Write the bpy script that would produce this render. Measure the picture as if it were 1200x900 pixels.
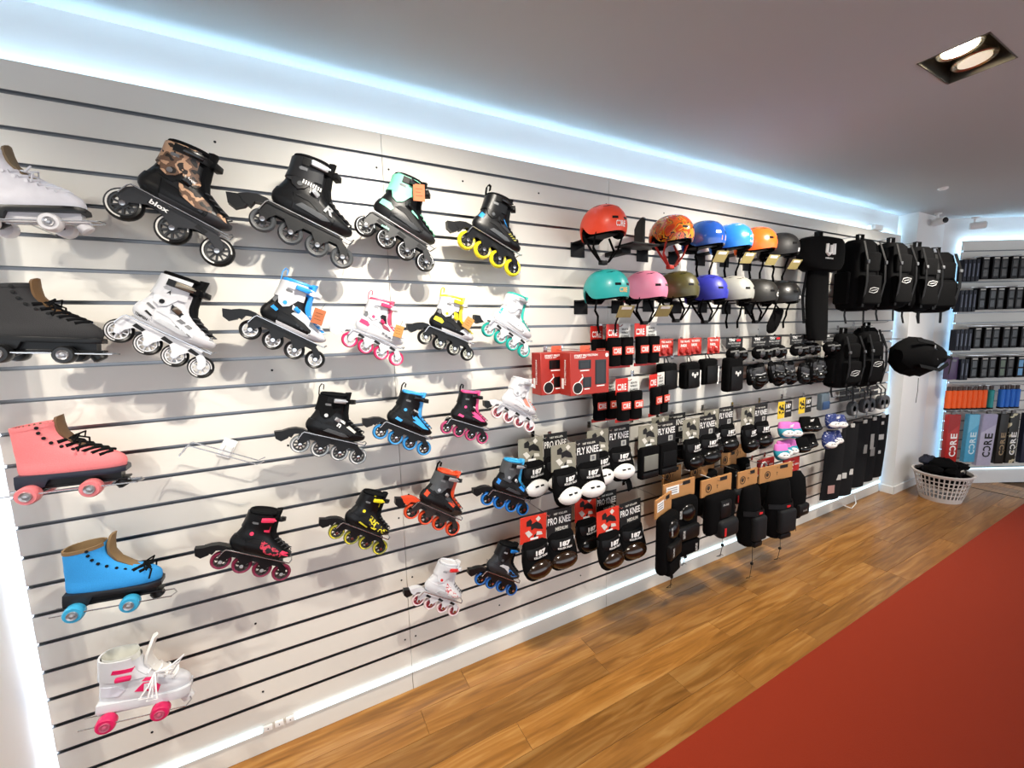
import bpy, bmesh, math, random
from math import sin, cos, pi, radians, sqrt, atan2
from mathutils import Vector, Matrix
from mathutils.geometry import delaunay_2d_cdt
random.seed(7)
sc = bpy.context.scene
C = sc.collection
for o in list(bpy.data.objects): bpy.data.objects.remove(o)

# ------------------------------------------------------------------ camera
FPX = 484.4
yaw, pit, rol = 0.4873, -0.1253, -0.0236
D = Vector((sin(yaw)*cos(pit), cos(yaw)*cos(pit), sin(pit)))
R0 = D.cross(Vector((0, 0, 1))).normalized(); U0 = R0.cross(D)
RR = cos(rol)*R0 + sin(rol)*U0; UU = -sin(rol)*R0 + cos(rol)*U0
cd = bpy.data.cameras.new('camera'); co = bpy.data.objects.new('camera', cd); C.objects.link(co)
cd.sensor_width = 36; cd.lens = FPX/1200*36; cd.clip_start = 0.02; cd.clip_end = 60
co.matrix_world = Matrix(((RR.x, UU.x, -D.x, -0.3892), (RR.y, UU.y, -D.y, -1.8219), (RR.z, UU.z, -D.z, 1.6937), (0, 0, 0, 1)))
sc.camera = co
# ------------------------------------------------------------------ world: added soft fill light; room left open behind the camera to admit it
w = bpy.data.worlds.new('world'); sc.world = w; w.use_nodes = True
bg = w.node_tree.nodes['Background']; bg.inputs[0].default_value = (0.88, 0.93, 1.0, 1); bg.inputs[1].default_value = 1.7
# ------------------------------------------------------------------ lights and exposure
SPOT_W = 98.0            # each lit bulb of the ceiling twin downlights (built further down)
LED_TOP = 46.0; LED_SIDE = 4.5; LED_LOW = 1.25
LED_COL = (0.44, 0.73, 1.0)
LAMP_X = (-1.82, 0.10, 2.02, 3.94); LAMP_Y = -1.12
sc.view_settings.view_transform = 'Standard'; sc.view_settings.look = 'None'
sc.view_settings.gamma = 1.0; sc.view_settings.use_curve_mapping = False
sc.view_settings.exposure = 0.35
CEIL = 2.70

# ------------------------------------------------------------------ materials
def lin(h):
    h = h.lstrip('#'); r = []
    for i in (0, 2, 4):
        c = int(h[i:i+2], 16)/255
        r.append(c/12.92 if c <= .04045 else ((c+.055)/1.055)**2.4)
    return (*r, 1)
_m = {}
def M(hexc, rough=.5, metal=0., var=.10, scale=40., bump=0., coat=0., bscale=None, spec=.5):
    k = (hexc, rough, metal, var, scale, bump, coat, spec)
    if k in _m: return _m[k]
    m = bpy.data.materials.new('mat_'+hexc.strip('#')); m.use_nodes = True
    nt = m.node_tree; n = nt.nodes; b = n['Principled BSDF']
    b.inputs['Roughness'].default_value = rough; b.inputs['Metallic'].default_value = metal
    b.inputs['Specular IOR Level'].default_value = spec
    if coat: b.inputs['Coat Weight'].default_value = coat; b.inputs['Coat Roughness'].default_value = .12
    tc = n.new('ShaderNodeTexCoord'); nz = n.new('ShaderNodeTexNoise'); nz.inputs['Scale'].default_value = scale; nz.inputs['Detail'].default_value = 3
    nt.links.new(tc.outputs['Object'], nz.inputs['Vector'])
    mx = n.new('ShaderNodeMix'); mx.data_type = 'RGBA'
    c = lin(hexc)
    mx.inputs['A'].default_value = tuple(min(1, v*(1-var)) for v in c[:3])+(1,)
    mx.inputs['B'].default_value = tuple(min(1, v*(1+var)) for v in c[:3])+(1,)
    nt.links.new(nz.outputs['Fac'], mx.inputs['Factor']); nt.links.new(mx.outputs['Result'], b.inputs['Base Color'])
    if bump:
        bz = n.new('ShaderNodeTexNoise'); bz.inputs['Scale'].default_value = bscale or 400
        nt.links.new(tc.outputs['Object'], bz.inputs['Vector'])
        bp = n.new('ShaderNodeBump'); bp.inputs['Strength'].default_value = bump; bp.inputs['Distance'].default_value = .002
        nt.links.new(bz.outputs['Fac'], bp.inputs['Height']); nt.links.new(bp.outputs['Normal'], b.inputs['Normal'])
    _m[k] = m; return m
def emit(name, col, s):
    m = bpy.data.materials.new(name); m.use_nodes = True; b = m.node_tree.nodes['Principled BSDF']
    b.inputs['Base Color'].default_value = (.8, .8, .8, 1)
    b.inputs['Emission Color'].default_value = (*col, 1); b.inputs['Emission Strength'].default_value = s
    return m
def blotch(name, cols, scale, rough=.5, coat=0., dist=0.):
    m = bpy.data.materials.new(name); m.use_nodes = True; nt = m.node_tree; n = nt.nodes; b = n['Principled BSDF']
    b.inputs['Roughness'].default_value = rough
    if coat: b.inputs['Coat Weight'].default_value = coat; b.inputs['Coat Roughness'].default_value = .08
    tc = n.new('ShaderNodeTexCoord'); nz = n.new('ShaderNodeTexNoise'); nz.inputs['Scale'].default_value = scale; nz.inputs['Detail'].default_value = 2.5
    nz.inputs['Distortion'].default_value = dist
    nt.links.new(tc.outputs['Object'], nz.inputs['Vector'])
    r = n.new('ShaderNodeValToRGB'); r.color_ramp.interpolation = 'CONSTANT'
    nt.links.new(nz.outputs['Fac'], r.inputs['Fac']); nt.links.new(r.outputs['Color'], b.inputs['Base Color'])
    el = r.color_ramp.elements
    while len(el) < len(cols): el.new(.5)
    for e, (p, h) in zip(el, cols): e.position = p; e.color = lin(h)
    return m
def wood(name):
    m = bpy.data.materials.new(name); m.use_nodes = True; nt = m.node_tree; n = nt.nodes; b = n['Principled BSDF']
    b.inputs['Roughness'].default_value = .33
    tc = n.new('ShaderNodeTexCoord'); oi = n.new('ShaderNodeObjectInfo')
    mp = n.new('ShaderNodeMapping'); mp.inputs['Scale'].default_value = (1.1, 13, 13)
    ad = n.new('ShaderNodeVectorMath'); ad.operation = 'ADD'
    sv = n.new('ShaderNodeVectorMath'); sv.operation = 'SCALE'; sv.inputs[0].default_value = (37, 11, 5)
    nt.links.new(oi.outputs['Random'], sv.inputs['Scale'])
    nt.links.new(tc.outputs['Object'], ad.inputs[0]); nt.links.new(sv.outputs[0], ad.inputs[1]); nt.links.new(ad.outputs[0], mp.inputs['Vector'])
    nz = n.new('ShaderNodeTexNoise'); nz.inputs['Scale'].default_value = 2.2; nz.inputs['Detail'].default_value = 7; nz.inputs['Distortion'].default_value = 1.1
    nt.links.new(mp.outputs[0], nz.inputs['Vector'])
    r = n.new('ShaderNodeValToRGB'); e = r.color_ramp.elements
    e[0].position = .28; e[0].color = lin('#8d5c24'); e[1].position = .72; e[1].color = lin('#cf9a55')
    x = e.new(.5); x.color = lin('#b57a35')
    nt.links.new(nz.outputs['Fac'], r.inputs['Fac'])
    hs = n.new('ShaderNodeHueSaturation'); mr = n.new('ShaderNodeMapRange')
    mr.inputs['To Min'].default_value = .56; mr.inputs['To Max'].default_value = .90
    nt.links.new(oi.outputs['Random'], mr.inputs['Value']); nt.links.new(mr.outputs[0], hs.inputs['Value'])
    nt.links.new(r.outputs['Color'], hs.inputs['Color']); nt.links.new(hs.outputs[0], b.inputs['Base Color'])
    bp = n.new('ShaderNodeBump'); bp.inputs['Strength'].default_value = .12; bp.inputs['Distance'].default_value = .002
    nt.links.new(nz.outputs['Fac'], bp.inputs['Height']); nt.links.new(bp.outputs[0], b.inputs['Normal'])
    return m
WHITE_PANEL = M('#dedbd3', .38, var=.025, scale=900)
WHITE_WALL = M('#e6e6e4', .7, var=.02, scale=6, bump=.05)
CEILM = M('#bdc1c2', .85, var=.05, scale=500, bump=.15)
CARPET = M('#982b04', .95, var=.30, scale=700, bump=.6)
ALU = M('#85878a', .34, 1.0, var=.03)  # metal darkened so its colour carries the shade inside the grooves
CHROME = M('#d5d6d8', .16, 1.0, var=.02)
BLACK = M('#0b0b0c', .5, spec=.25); BLKF = M('#09090a', .95, var=.25, scale=200, bump=.35, spec=.10); BLKG = M('#101011', .22)
GREYM = M('#6d6f72', .5); DARK = M('#17181a', .6, spec=.3); WHITEP = M('#ecebe9', .4, var=.02); KRAFT = M('#b98550', .8, var=.08, scale=120)
REDC = M('#c8241a', .45); PRINTW = M('#f2f1ee', .6, var=.01); PRINTB = M('#0c0c0d', .6)

# ------------------------------------------------------------------ mesh builder
class MB:
    def __init__(s): s.v = []; s.f = []
    def add(s, v, f):
        o = len(s.v); s.v += [tuple(p) for p in v]; s.f += [tuple(i+o for i in q) for q in f]; return s
    def box(s, x0, x1, y0, y1, z0, z1):
        return s.add([(x0,y0,z0),(x1,y0,z0),(x1,y1,z0),(x0,y1,z0),(x0,y0,z1),(x1,y0,z1),(x1,y1,z1),(x0,y1,z1)],
                     [(0,3,2,1),(4,5,6,7),(0,1,5,4),(1,2,6,5),(2,3,7,6),(3,0,4,7)])
    def rbox(s, x0, x1, y0, y1, z0, z1, r=.01, seg=2):
        bm = bmesh.new(); bmesh.ops.create_cube(bm, size=1)
        for v in bm.verts: v.co = Vector(((x0+x1)/2+v.co.x*(x1-x0), (y0+y1)/2+v.co.y*(y1-y0), (z0+z1)/2+v.co.z*(z1-z0)))
        bmesh.ops.bevel(bm, geom=bm.edges[:], offset=r, segments=seg, profile=.5, affect='EDGES')
        bm.verts.index_update(); s.add([v.co for v in bm.verts], [[v.index for v in f.verts] for f in bm.faces]); bm.free(); return s
    def loft(s, rings, c0=True, c1=True, closed=True):
        n = len(rings[0]); v = [p for r in rings for p in r]; f = []
        for i in range(len(rings)-1):
            for j in range(n if closed else n-1):
                k = (j+1) % n; f.append((i*n+j, i*n+k, (i+1)*n+k, (i+1)*n+j))
        if c0: f.append(tuple(reversed(range(n))))
        if c1: f.append(tuple((len(rings)-1)*n+j for j in range(n)))
        return s.add(v, f)
    def tube(s, pts, r, n=6, closed=False):
        P = [Vector(p) for p in pts]; rings = []; m = len(P)
        up = None
        for i in range(m):
            a = P[i-1] if (i > 0 or closed) else P[i]; b = P[(i+1) % m] if (i < m-1 or closed) else P[i]
            t = (b-a).normalized() if (b-a).length > 1e-9 else Vector((0,0,1))
            if up is None:
                up = Vector((0,0,1)) if abs(t.z) < .9 else Vector((1,0,0))
            x = up - t*up.dot(t)
            if x.length < 1e-4: x = Vector((1,0,0)) - t*t.x
            x.normalize(); y = t.cross(x); up = x
            rr = r[i] if isinstance(r, (list, tuple)) else r
            rings.append([P[i]+x*rr*cos(2*pi*k/n)+y*rr*sin(2*pi*k/n) for k in range(n)])
        if closed: rings.append(rings[0]); return s.loft(rings, False, False)
        return s.loft(rings)
    def flat(s, pts, wd, th=.003):                 # strap: ribbon along pts, width along given axis vector wd
        P = [Vector(p) for p in pts]; W = Vector(wd); rings = []
        for i, p in enumerate(P):
            t = (P[min(i+1, len(P)-1)]-P[max(i-1, 0)]).normalized(); nn = t.cross(W).normalized()*th/2
            rings.append([p+W/2+nn, p-W/2+nn, p-W/2-nn, p+W/2-nn])
        return s.loft(rings)
    def lathe(s, prof, n=20, c=(0,0,0), ax='y'):
        rings = []
        for r, h in prof:
            q = []
            for k in range(n):
                a = 2*pi*k/n; p = (r*cos(a), r*sin(a))
                q.append((c[0]+p[0], c[1]+h, c[2]-p[1]) if ax == 'y' else (c[0]+p[0], c[1]+p[1], c[2]+h) if ax == 'z' else (c[0]+h, c[1]+p[0], c[2]+p[1]))
            rings.append(q)
        return s.loft(rings)
    def prism(s, poly, y0, y1):                     # poly in (x,z)
        a = sum(poly[i][0]*poly[(i+1) % len(poly)][1]-poly[(i+1) % len(poly)][0]*poly[i][1] for i in range(len(poly)))
        if a < 0: poly = poly[::-1]
        n = len(poly)
        v = [(x, y0, z) for x, z in poly]+[(x, y1, z) for x, z in poly]
        f = [tuple(range(n)), tuple(reversed(range(n, 2*n)))]+[(i, i+n, (i+1) % n+n, (i+1) % n) for i in range(n)]
        return s.add(v, f)
    def ell(s, c, r, n=14, m=9, zmin=-1., M3=None):
        rings = []
        a0 = math.asin(max(-1, zmin))
        for i in range(m+1):
            a = a0+(pi/2-a0)*i/m; ca = max(cos(a), .02)
            ring = [Vector((r[0]*ca*cos(2*pi*k/n), r[1]*ca*sin(2*pi*k/n), r[2]*sin(a))) for k in range(n)]
            if M3: ring = [M3 @ p for p in ring]
            rings.append([p+Vector(c) for p in ring])
        return s.loft(rings)
    def xf(s, fn): s.v = [tuple(fn(Vector(p))) for p in s.v]; return s
    def mesh(s, name, ang=38):
        me = bpy.data.meshes.new(name); me.from_pydata(s.v, [], s.f); me.update()
        bm = bmesh.new(); bm.from_mesh(me); bmesh.ops.recalc_face_normals(bm, faces=bm.faces); bm.to_mesh(me); bm.free()
        me.polygons.foreach_set('use_smooth', [True]*len(me.polygons)); me.set_sharp_from_angle(angle=radians(ang))
        return me
    def build(s, name, mat, parent=None, label=None, ang=38, **k):
        return put(s.mesh(name, ang), name, mat, parent, label, **k)
def put(me, name, mat, parent=None, label=None, loc=None, rot=None, scale=None):
    o = bpy.data.objects.new(name, me); C.objects.link(o)
    if not me.materials: me.materials.append(mat)
    o.material_slots[0].link = 'OBJECT'; o.material_slots[0].material = mat
    if parent: o.parent = parent
    if label: o['label'] = label
    if loc: o.location = loc
    if rot: o.rotation_euler = rot
    if scale: o.scale = (scale,)*3 if not isinstance(scale, tuple) else scale
    return o
def tag(o, label, cat, group=None):
    o['label'] = label; o['category'] = cat
    if group: o['group'] = group
    return o
def thing(name, label, cat, loc=(0,0,0), rot=(0,0,0), s=1., group=None):
    o = bpy.data.objects.new(name, None); C.objects.link(o); o.empty_display_size = .05
    o.location = loc; o.rotation_euler = rot; o.scale = (s, s, s)
    return tag(o, label, cat, group)
def struct(o): o['kind'] = 'structure'; return o

# ------------------------------------------------------------------ lettering (flat print), cached as triangles
_t = {}
def glyphs(st, bold=.0):
    k = (st, bold)
    if k not in _t:
        cu = bpy.data.curves.new('t', 'FONT'); cu.body = st; cu.size = 1; cu.align_x = 'CENTER'; cu.align_y = 'CENTER'; cu.offset = bold; cu.resolution_u = 2
        ob = bpy.data.objects.new('t', cu); C.objects.link(ob); dg = bpy.context.evaluated_depsgraph_get()
        me = bpy.data.meshes.new_from_object(ob.evaluated_get(dg))
        v = [(p.co.x, p.co.y) for p in me.vertices]; f = [tuple(p.vertices) for p in me.polygons]
        bpy.data.objects.remove(ob); bpy.data.curves.remove(cu); bpy.data.meshes.remove(me)
        xs = [p[0] for p in v]; ys = [p[1] for p in v]; cx = (min(xs)+max(xs))/2; cy = (min(ys)+max(ys))/2
        W = max(xs)-min(xs); H = max(ys)-min(ys)
        _t[k] = ([((x-cx)/W, (y-cy)/H) for x, y in v], f)
    return _t[k]
def core_glyphs():
    if 'core' not in _t:
        v = []; f = []
        for i, (ch, mir) in enumerate((('C', 1), ('C', -1), ('R', 1), ('E', 1))):
            gv, gf = glyphs(ch, .03); o = len(v)
            v += [((i-1.5)*.26+x*mir*.22, y) for x, y in gv]; f += [tuple(j+o for j in (q if mir > 0 else q[::-1])) for q in gf]
        _t['core'] = (v, f)
    return _t['core']
def text(st, w, h, parent, mat, fn, name='lettering', bold=.03):
    """print lettering: fn maps (u, v) metres to a local 3D point"""
    gv, gf = core_glyphs() if st == 'CORE' else glyphs(st, bold)
    mb = MB(); mb.add([fn(x*w, y*h) for x, y in gv], gf)
    me = bpy.data.meshes.new(name); me.from_pydata(mb.v, [], mb.f); me.update()
    return put(me, name, mat, parent)

# ================================================================== THE ROOM
WALL_Y = 0.045
GZ = [2.4183-.1*i for i in range(23)]
back = struct(MB().box(-1.3, 4.9, WALL_Y, WALL_Y+.1, 0, CEIL+.1).build('wall_back', WHITE_WALL))
SEAM = [-1.197, 0, 1.197, 2.394, 3.591, 4.757]
# slat panels: every slat is its own piece, between the grooves
edges = [2.507]+[z for g in GZ for z in (g+.0055, g-.0055)]+[0.0]
slab = {}
for p in range(5):
    x0, x1 = SEAM[p]+.0007, SEAM[p+1]-.0007
    for i in range(0, len(edges), 2):
        zt, zb = edges[i], edges[i+1]; key = (round(x1-x0, 3), round(zt-zb, 4))
        if key not in slab:
            L = x1-x0; hh = zt-zb
            slab[key] = MB().rbox(0, L, 0, .018, 0, hh, .0012, 1).mesh('slat')
        put(slab[key], 'slat', WHITE_PANEL, back, loc=(x0, 0, zb))
ins = {}
for p in range(5):
    x0, x1 = SEAM[p], SEAM[p+1]; L = round(x1-x0, 3)
    if L not in ins:
        ins[L] = MB().box(0, L, .016, .0175, -.0055, .0055).box(0, L, -.0006, .0165, -.0060, -.0049).box(0, L, -.0004, .0165, .0053, .0060).mesh('groove_insert')
    for g in GZ: put(ins[L], 'groove_insert', ALU, back, loc=(x0, 0, g))
screw = MB().lathe([(.0042, 0), (.0042, -.0012), (.0022, -.0012), (.0018, .0004)], 10).mesh('screw')
for x, z in [(-.565,2.37),(-.024,2.37),(.024,2.37),(.35,2.37),(.75,2.37),(1.18,2.37),(1.62,2.37),(1.18,2.07),(2.6,1.67),(-.46,1.57),(-.43,1.27),(.03,.97),(-.025,.57),(.025,.57),(-.025,.27),(.025,.27),(-.6,.57),(-1.0,.57),(-.6,.27),(-.95,.27),(.47,.27),(1.0,.27),(-.02,.87)]:
    put(screw, 'screw', DARK, back, loc=(x, -.0002, z))
# light strip on the skirting, with the small joining clips
led = thing('led_strip', 'glowing blue white light strip along the foot of the slatted wall', 'light strip', (0, -.001, .109))
LEDM = emit('led_low', (.58, .87, 1.0), LED_LOW)
MB().box(-1.19, -.615, -.010, 0, -.010, .010).build('diffuser', LEDM, led)
MB().box(-.50, 4.75, -.010, 0, -.010, .010).build('diffuser', LEDM, led)
for x in (-.595, -.555, -.515):
    c = MB().rbox(x-.016, x+.016, -.012, 0, -.012, .012, .003).build('clip', WHITEP, led)
    MB().box(x-.002, x+.002, -.0128, -.0115, -.002, .002).build('clip_screw', DARK, c)
# strips behind the panel's top and right edges
LT = emit('led_top', LED_COL, LED_TOP); LS = emit('led_side', (.30, .62, 1.0), LED_SIDE); LW = emit('led_left', (.72, .82, 1.0), 11.0)
s1 = tag(MB().box(-1.19, 4.72, .020, .036, 2.458, 2.460).build('led_strip', LT), 'hidden light strip behind the top edge of the long slatted wall', 'light strip')
s2 = tag(MB().box(4.735, 4.742, .022, .040, .05, 2.44).build('led_strip', LS), 'vertical light strip behind the right edge of the long slatted wall', 'light strip')
s3 = tag(MB().box(-1.192, -1.186, .022, .040, .05, 2.44).build('led_strip', LW), 'vertical light strip behind the left edge of the long slatted wall', 'light strip')
# left wall, pillar, angled wall, ceiling, floor
struct(MB().box(-1.40, -1.228, -.20, .12, 0, CEIL).build('wall_left', WHITE_WALL))
struct(MB().box(-4.6, -4.45, -6, .2, 0, CEIL).box(-4.5, -1.40, .0, .12, 0, CEIL).build('wall_side', WHITE_WALL))
PX0, PX1, PY = 4.79, 5.40, -.10
struct(MB().box(PX0, PX1+.3, PY, .3, 0, CEIL).build('wall_pillar', WHITE_WALL))
bbp = struct(MB().box(PX0-.008, PX1, PY-.012, PY, 0, .075).box(PX0-.012, PX0, PY-.012, -.002, 0, .075).build('baseboard_pillar', WHITEP))
AZ = -0.4924                                       # angled wall on the right
TX, TY = cos(AZ), sin(AZ)
P0 = Vector((5.39, -.10, 0))
def aw(s, o, z): return (P0.x+TX*s+TY*o, P0.y+TY*s-TX*o, z)       # along, out from the wall, up
ang = struct(MB().box(-.02, 3.2, 0, .12, 0, CEIL).build('wall_right', WHITE_WALL, loc=aw(0, 0, 0), rot=(0, 0, AZ)))
angp = {}
for i in range(24):
    zt = 2.475-.1*i-(.0055 if i else 0); zb = 2.475-.1*(i+1)+.0055 if i < 23 else .155
    if zt-zb < .01: continue
    k = round(zt-zb, 4)
    if k not in angp: angp[k] = MB().rbox(0, 2.6, 0, .018, 0, k, .0012, 1).mesh('slat')
    put(angp[k], 'slat', WHITE_PANEL, ang, loc=(.155, -.05, zb))
    if i: put(ins.setdefault('a', MB().box(0, 2.6, .011, .0125, -.0055, .0055).box(0, 2.6, -.0006, .012, -.006, -.0046).mesh('groove_insert')), 'groove_insert', ALU, ang, loc=(.155, -.05, 2.475-.1*i))
MB().box(.155, 2.75, -.045, -.03, 0, .155).build('plinth', WHITEP, ang)
tag(MB().box(.17, 2.7, .006, .024, 0, .008).build('led_strip', LT, loc=aw(0, .045, 2.435), rot=(0, 0, AZ)), 'hidden light strip behind the top of the angled shelf wall', 'light strip')
tag(MB().box(.165, .172, .006, .022, .2, 2.40).build('led_strip', LS, loc=aw(0, .045, 0), rot=(0, 0, AZ)), 'vertical light strip behind the left edge of the angled shelf wall', 'light strip')
tag(MB().box(.16, 2.7, -.012, 0, -.008, .008).build('led_strip', LEDM, loc=aw(0, .0455, .162), rot=(0, 0, AZ)), 'light strip along the foot of the angled shelf wall', 'light strip')
struct(MB().box(-.02, 3.2, -.02, 0, 0, .07).build('baseboard_right', WHITEP, loc=aw(0, .0, 0), rot=(0, 0, AZ)))
struct(MB().box(7.9, 8.05, -6, -1.4, 0, CEIL).build('wall_far', WHITE_WALL))
# ceiling with the openings of the downlights
xs = sorted([-4.5, 8.2]+[v for x in LAMP_X for v in (x-.156, x+.156)]); ys = [-6, LAMP_Y-.0975, LAMP_Y+.0975, .3]
cm = MB()
for i in range(len(xs)-1):
    for j in range(3):
        if j == 1 and any(abs((xs[i]+xs[i+1])/2-x) < .01 for x in LAMP_X): continue
        cm.box(xs[i], xs[i+1], ys[j], ys[j+1], CEIL, CEIL+.02)
struct(cm.build('ceiling', CEILM))
struct(MB().box(-4.5, 8.2, -6, .3, CEIL+.25, CEIL+.30).box(-4.5, 8.2, .2, .3, CEIL, CEIL+.3).build('ceiling_slab', DARK))
fl = struct(MB().box(-4.5, 8.2, -6, .2, -.1, -.013).build('floor', M('#5a3d1c', .7)))
WOOD = wood('oak')
pk = {}
def plank(x0, x1, y0, y1):
    L = round(x1-x0-.0012, 3); Wd = round(y1-y0-.0012, 3)
    if (L, Wd) not in pk: pk[(L, Wd)] = MB().rbox(0, L, 0, Wd, -.0128, 0, .0009, 1).mesh('plank')
    put(pk[(L, Wd)], 'plank', WOOD, fl, loc=(x0+.0006, y0+.0006, 0))
rows = [(-.130, .04, [-1.2,-.75,.24,1.55,2.75,3.95,5.0,5.66]), (-.262, -.130, [-1.2,.0,.90,1.9,3.3,4.3,5.66]), (-.393, -.262, [-1.2,-.3,.88,2.1,2.9,4.1,5.1,5.66]),
        (-.532, -.393, [-1.2,.35,1.62,2.5,3.6,4.7,5.66]), (-.672, -.532, [-1.2,-.1,1.13,2.36,3.1,4.5,5.66]), (-.81, -.672, [-1.2,.3,1.42,2.0,3.10,4.0,5.2,5.66])]
for y0, y1, ex in rows:
    for a, b in zip(ex, ex[1:]): plank(a, b, y0, y1)
for i in range(18):
    plank(5.668+.135*i, 5.668+.135*(i+1), -2.6, -.9+.2*(i % 3)); plank(5.668+.135*i, 5.668+.135*(i+1), -.9+.2*(i % 3), .15) if i < 3 else None
MB().box(5.656, 5.670, -2.6, -.2, -.012, .002).build('threshold_strip', M('#4a3822', .5), fl)
cp = MB().rbox(-1.2, 5.6, -4.6, -.805, -.0125, .006, .002, 1).build('carpet_runner', CARPET)
tag(cp, 'wide rust red carpet covering the wooden floor in front of the display', 'carpet')

# ================================================================== CEILING FIXTURES
BULB = emit('bulb', (1, .86, .62), 60.); BULB2 = emit('bulb_dim', (1, .86, .62), .5)
REFL = M('#cfc9b8', .22, .9); STEEL = M('#77736a', .35, .8)
lamp_words = ['behind the left wall skates', 'above the middle of the skate rows', 'above the helmets with one bright bulb', 'towards the far pillar']
for x, words in zip(LAMP_X, lamp_words):
    t = thing('ceiling_downlight', 'recessed rectangular twin downlight in the grey ceiling '+words, 'downlight', (x, LAMP_Y, CEIL), group='ceiling downlights')
    MB().box(-.156,-.152,-.0975,.0975,-.002,.13).box(.152,.156,-.0975,.0975,-.002,.13).box(-.156,.156,-.0975,-.0935,-.002,.13).box(-.156,.156,.0935,.0975,-.002,.13).build('frame', STEEL, t)
    MB().box(-.156, .156, -.0975, .0975, .13, .134).build('housing', STEEL, t)
    for k, bx in enumerate((-.075, .078)):
        tilt = radians(-6)
        rm = MB().lathe([(.062, .0), (.066, .004), (.066, .014), (.054, .014), (.052, .004), (.062, .0)], 24, (0,0,0), 'z'); rm.f = rm.f[:-2]; rg = rm.build('gimbal_ring', REFL, t, loc=(bx, 0, .018), rot=(tilt, 0, 0))
        MB().lathe([(.052, .014), (.046, .03), (.02, .06), (.012, .09)], 24, (0,0,0), 'z').build('reflector', REFL, rg)
        MB().lathe([(.048, .002), (.048, .008), (.02, .010)], 20, (0,0,0), 'z').build('bulb_glass', BULB if k == 0 else BULB2, rg)
        ld = bpy.data.lights.new('spot', 'SPOT'); ld.energy = SPOT_W*(1 if k == 0 else .45); ld.color = (1.0, .93, .82)
        ld.spot_size = radians(108); ld.spot_blend = 1.0; ld.shadow_soft_size = .022
        lo = bpy.data.objects.new('spot', ld); C.objects.link(lo); lo.parent = t
        lo.location = (bx, .0, -.004); lo.rotation_euler = (radians(33), 0, 0)
t = thing('smoke_detector', 'tiny white disc sensor on the ceiling near the far pillar', 'sensor', (4.06, -.467, CEIL))
MB().lathe([(.03, 0), (.03, -.008), (.02, -.016), (.006, -.018)], 18, (0,0,0), 'z').build('housing', WHITEP, t)
for (x, y, z, rz, lab) in [(5.03, -.17, 2.62, -.5, 'white bullet security camera with dark lens at the pillar top'), (5.50, -.30, 2.60, .5, 'white security camera beside the angled shelf wall turned right')]:
    t = thing('security_camera', lab, 'camera', (x, y, z), (0, 0, rz))
    MB().lathe([(.028, .08), (.028, .07), (.010, .065), (.010, .0)], 14, (0,.02,0), 'z').build('mount', WHITEP, t)
    MB().lathe([(.030, .05), (.034, .04), (.034, -.05), (.030, -.055)], 16, (0,0,0), 'y').build('body', WHITEP, t)
    MB().lathe([(.026, -.05), (.026, -.058), (.012, -.060)], 16, (0,0,0), 'y').build('lens', BLKG, t)
t = thing('power_adapter', 'small white power box sitting on top of the slatted wall', 'adapter', (4.25, .006, 2.507))
MB().rbox(-.07, .07, -.03, .03, 0, .045, .005).build('box', WHITEP, t); MB().tube([(.06,0,.02),(.12,.01,.03),(.22,.02,.005)], .003).build('cable', WHITEP, t)

# ================================================================== BOOT SURFACES
def keyat(K, z):
    if z <= K[0][0]: return K[0][1:]
    for a, b in zip(K, K[1:]):
        if z <= b[0]:
            t = (z-a[0])/(b[0]-a[0]); return tuple(p+(q-p)*t for p, q in zip(a[1:], b[1:]))
    return K[-1][1:]
PW = .86
def spt(K, z, a, off=0.):
    xb, xf, wd = keyat(K, z); xc = (xb+xf)/2; rx = (xf-xb)/2+off; wd += off
    c, s = cos(a), sin(a); cx = math.copysign(abs(c)**PW, c); sy = math.copysign(abs(s)**PW, s)
    k = max(0, min(1, (xf-xb-.12)/.1)); u = (cx+1)/2
    return (xc+rx*cx, wd*sy*(1-k*.22*(1-u)**1.2), z)
def sside(K, x, z, off=0., side=-1):
    xb, xf, wd = keyat(K, z); xc = (xb+xf)/2; rx = (xf-xb)/2
    cx = max(-.985, min(.985, (x-xc)/rx)); s = sqrt(max(0, 1-(abs(cx)**(1/PW))**2))**PW
    k = max(0, min(1, (xf-xb-.12)/.1)); u = (cx+1)/2
    return side*(wd*s*(1-k*.22*(1-u)**1.2)+off)
def shell(K, z0, z1, n=28, nz=14, off=0., cap0=True, cap1=True, tilt=0.):
    rings = []
    for i in range(nz+1):
        z = z0+(z1-z0)*i/nz
        rings.append([(p[0], p[1], p[2]+tilt*(p[0]-.06)*(i/nz)) for p in (spt(K, z, 2*pi*k/n, off) for k in range(n))])
    return MB().loft(rings, cap0, cap1)
def collar(K, z0, z1, a0, a1, off, th=.004, n=22, nz=5, tilt=0.):
    """open band round the boot between angles (0 = toe side, pi = heel)"""
    mb = MB(); g = []
    for layer in (off, off-th):
        for i in range(nz+1):
            z = z0+(z1-z0)*i/nz
            g.append([(lambda p: (p[0], p[1], p[2]+tilt*(p[0]-.06)))(spt(K, z, a0+(a1-a0)*k/n, layer)) for k in range(n+1)])
    A = g[:nz+1]; B = g[nz+1:][::-1]
    return mb.loft(A+B+[A[0]], False, False, closed=False).add([p for r in A for p in (r[0],)]+[r[0] for r in B], [tuple(range(2*nz+2))]).add([r[-1] for r in A]+[r[-1] for r in B], [tuple(range(2*nz+2))])
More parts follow.
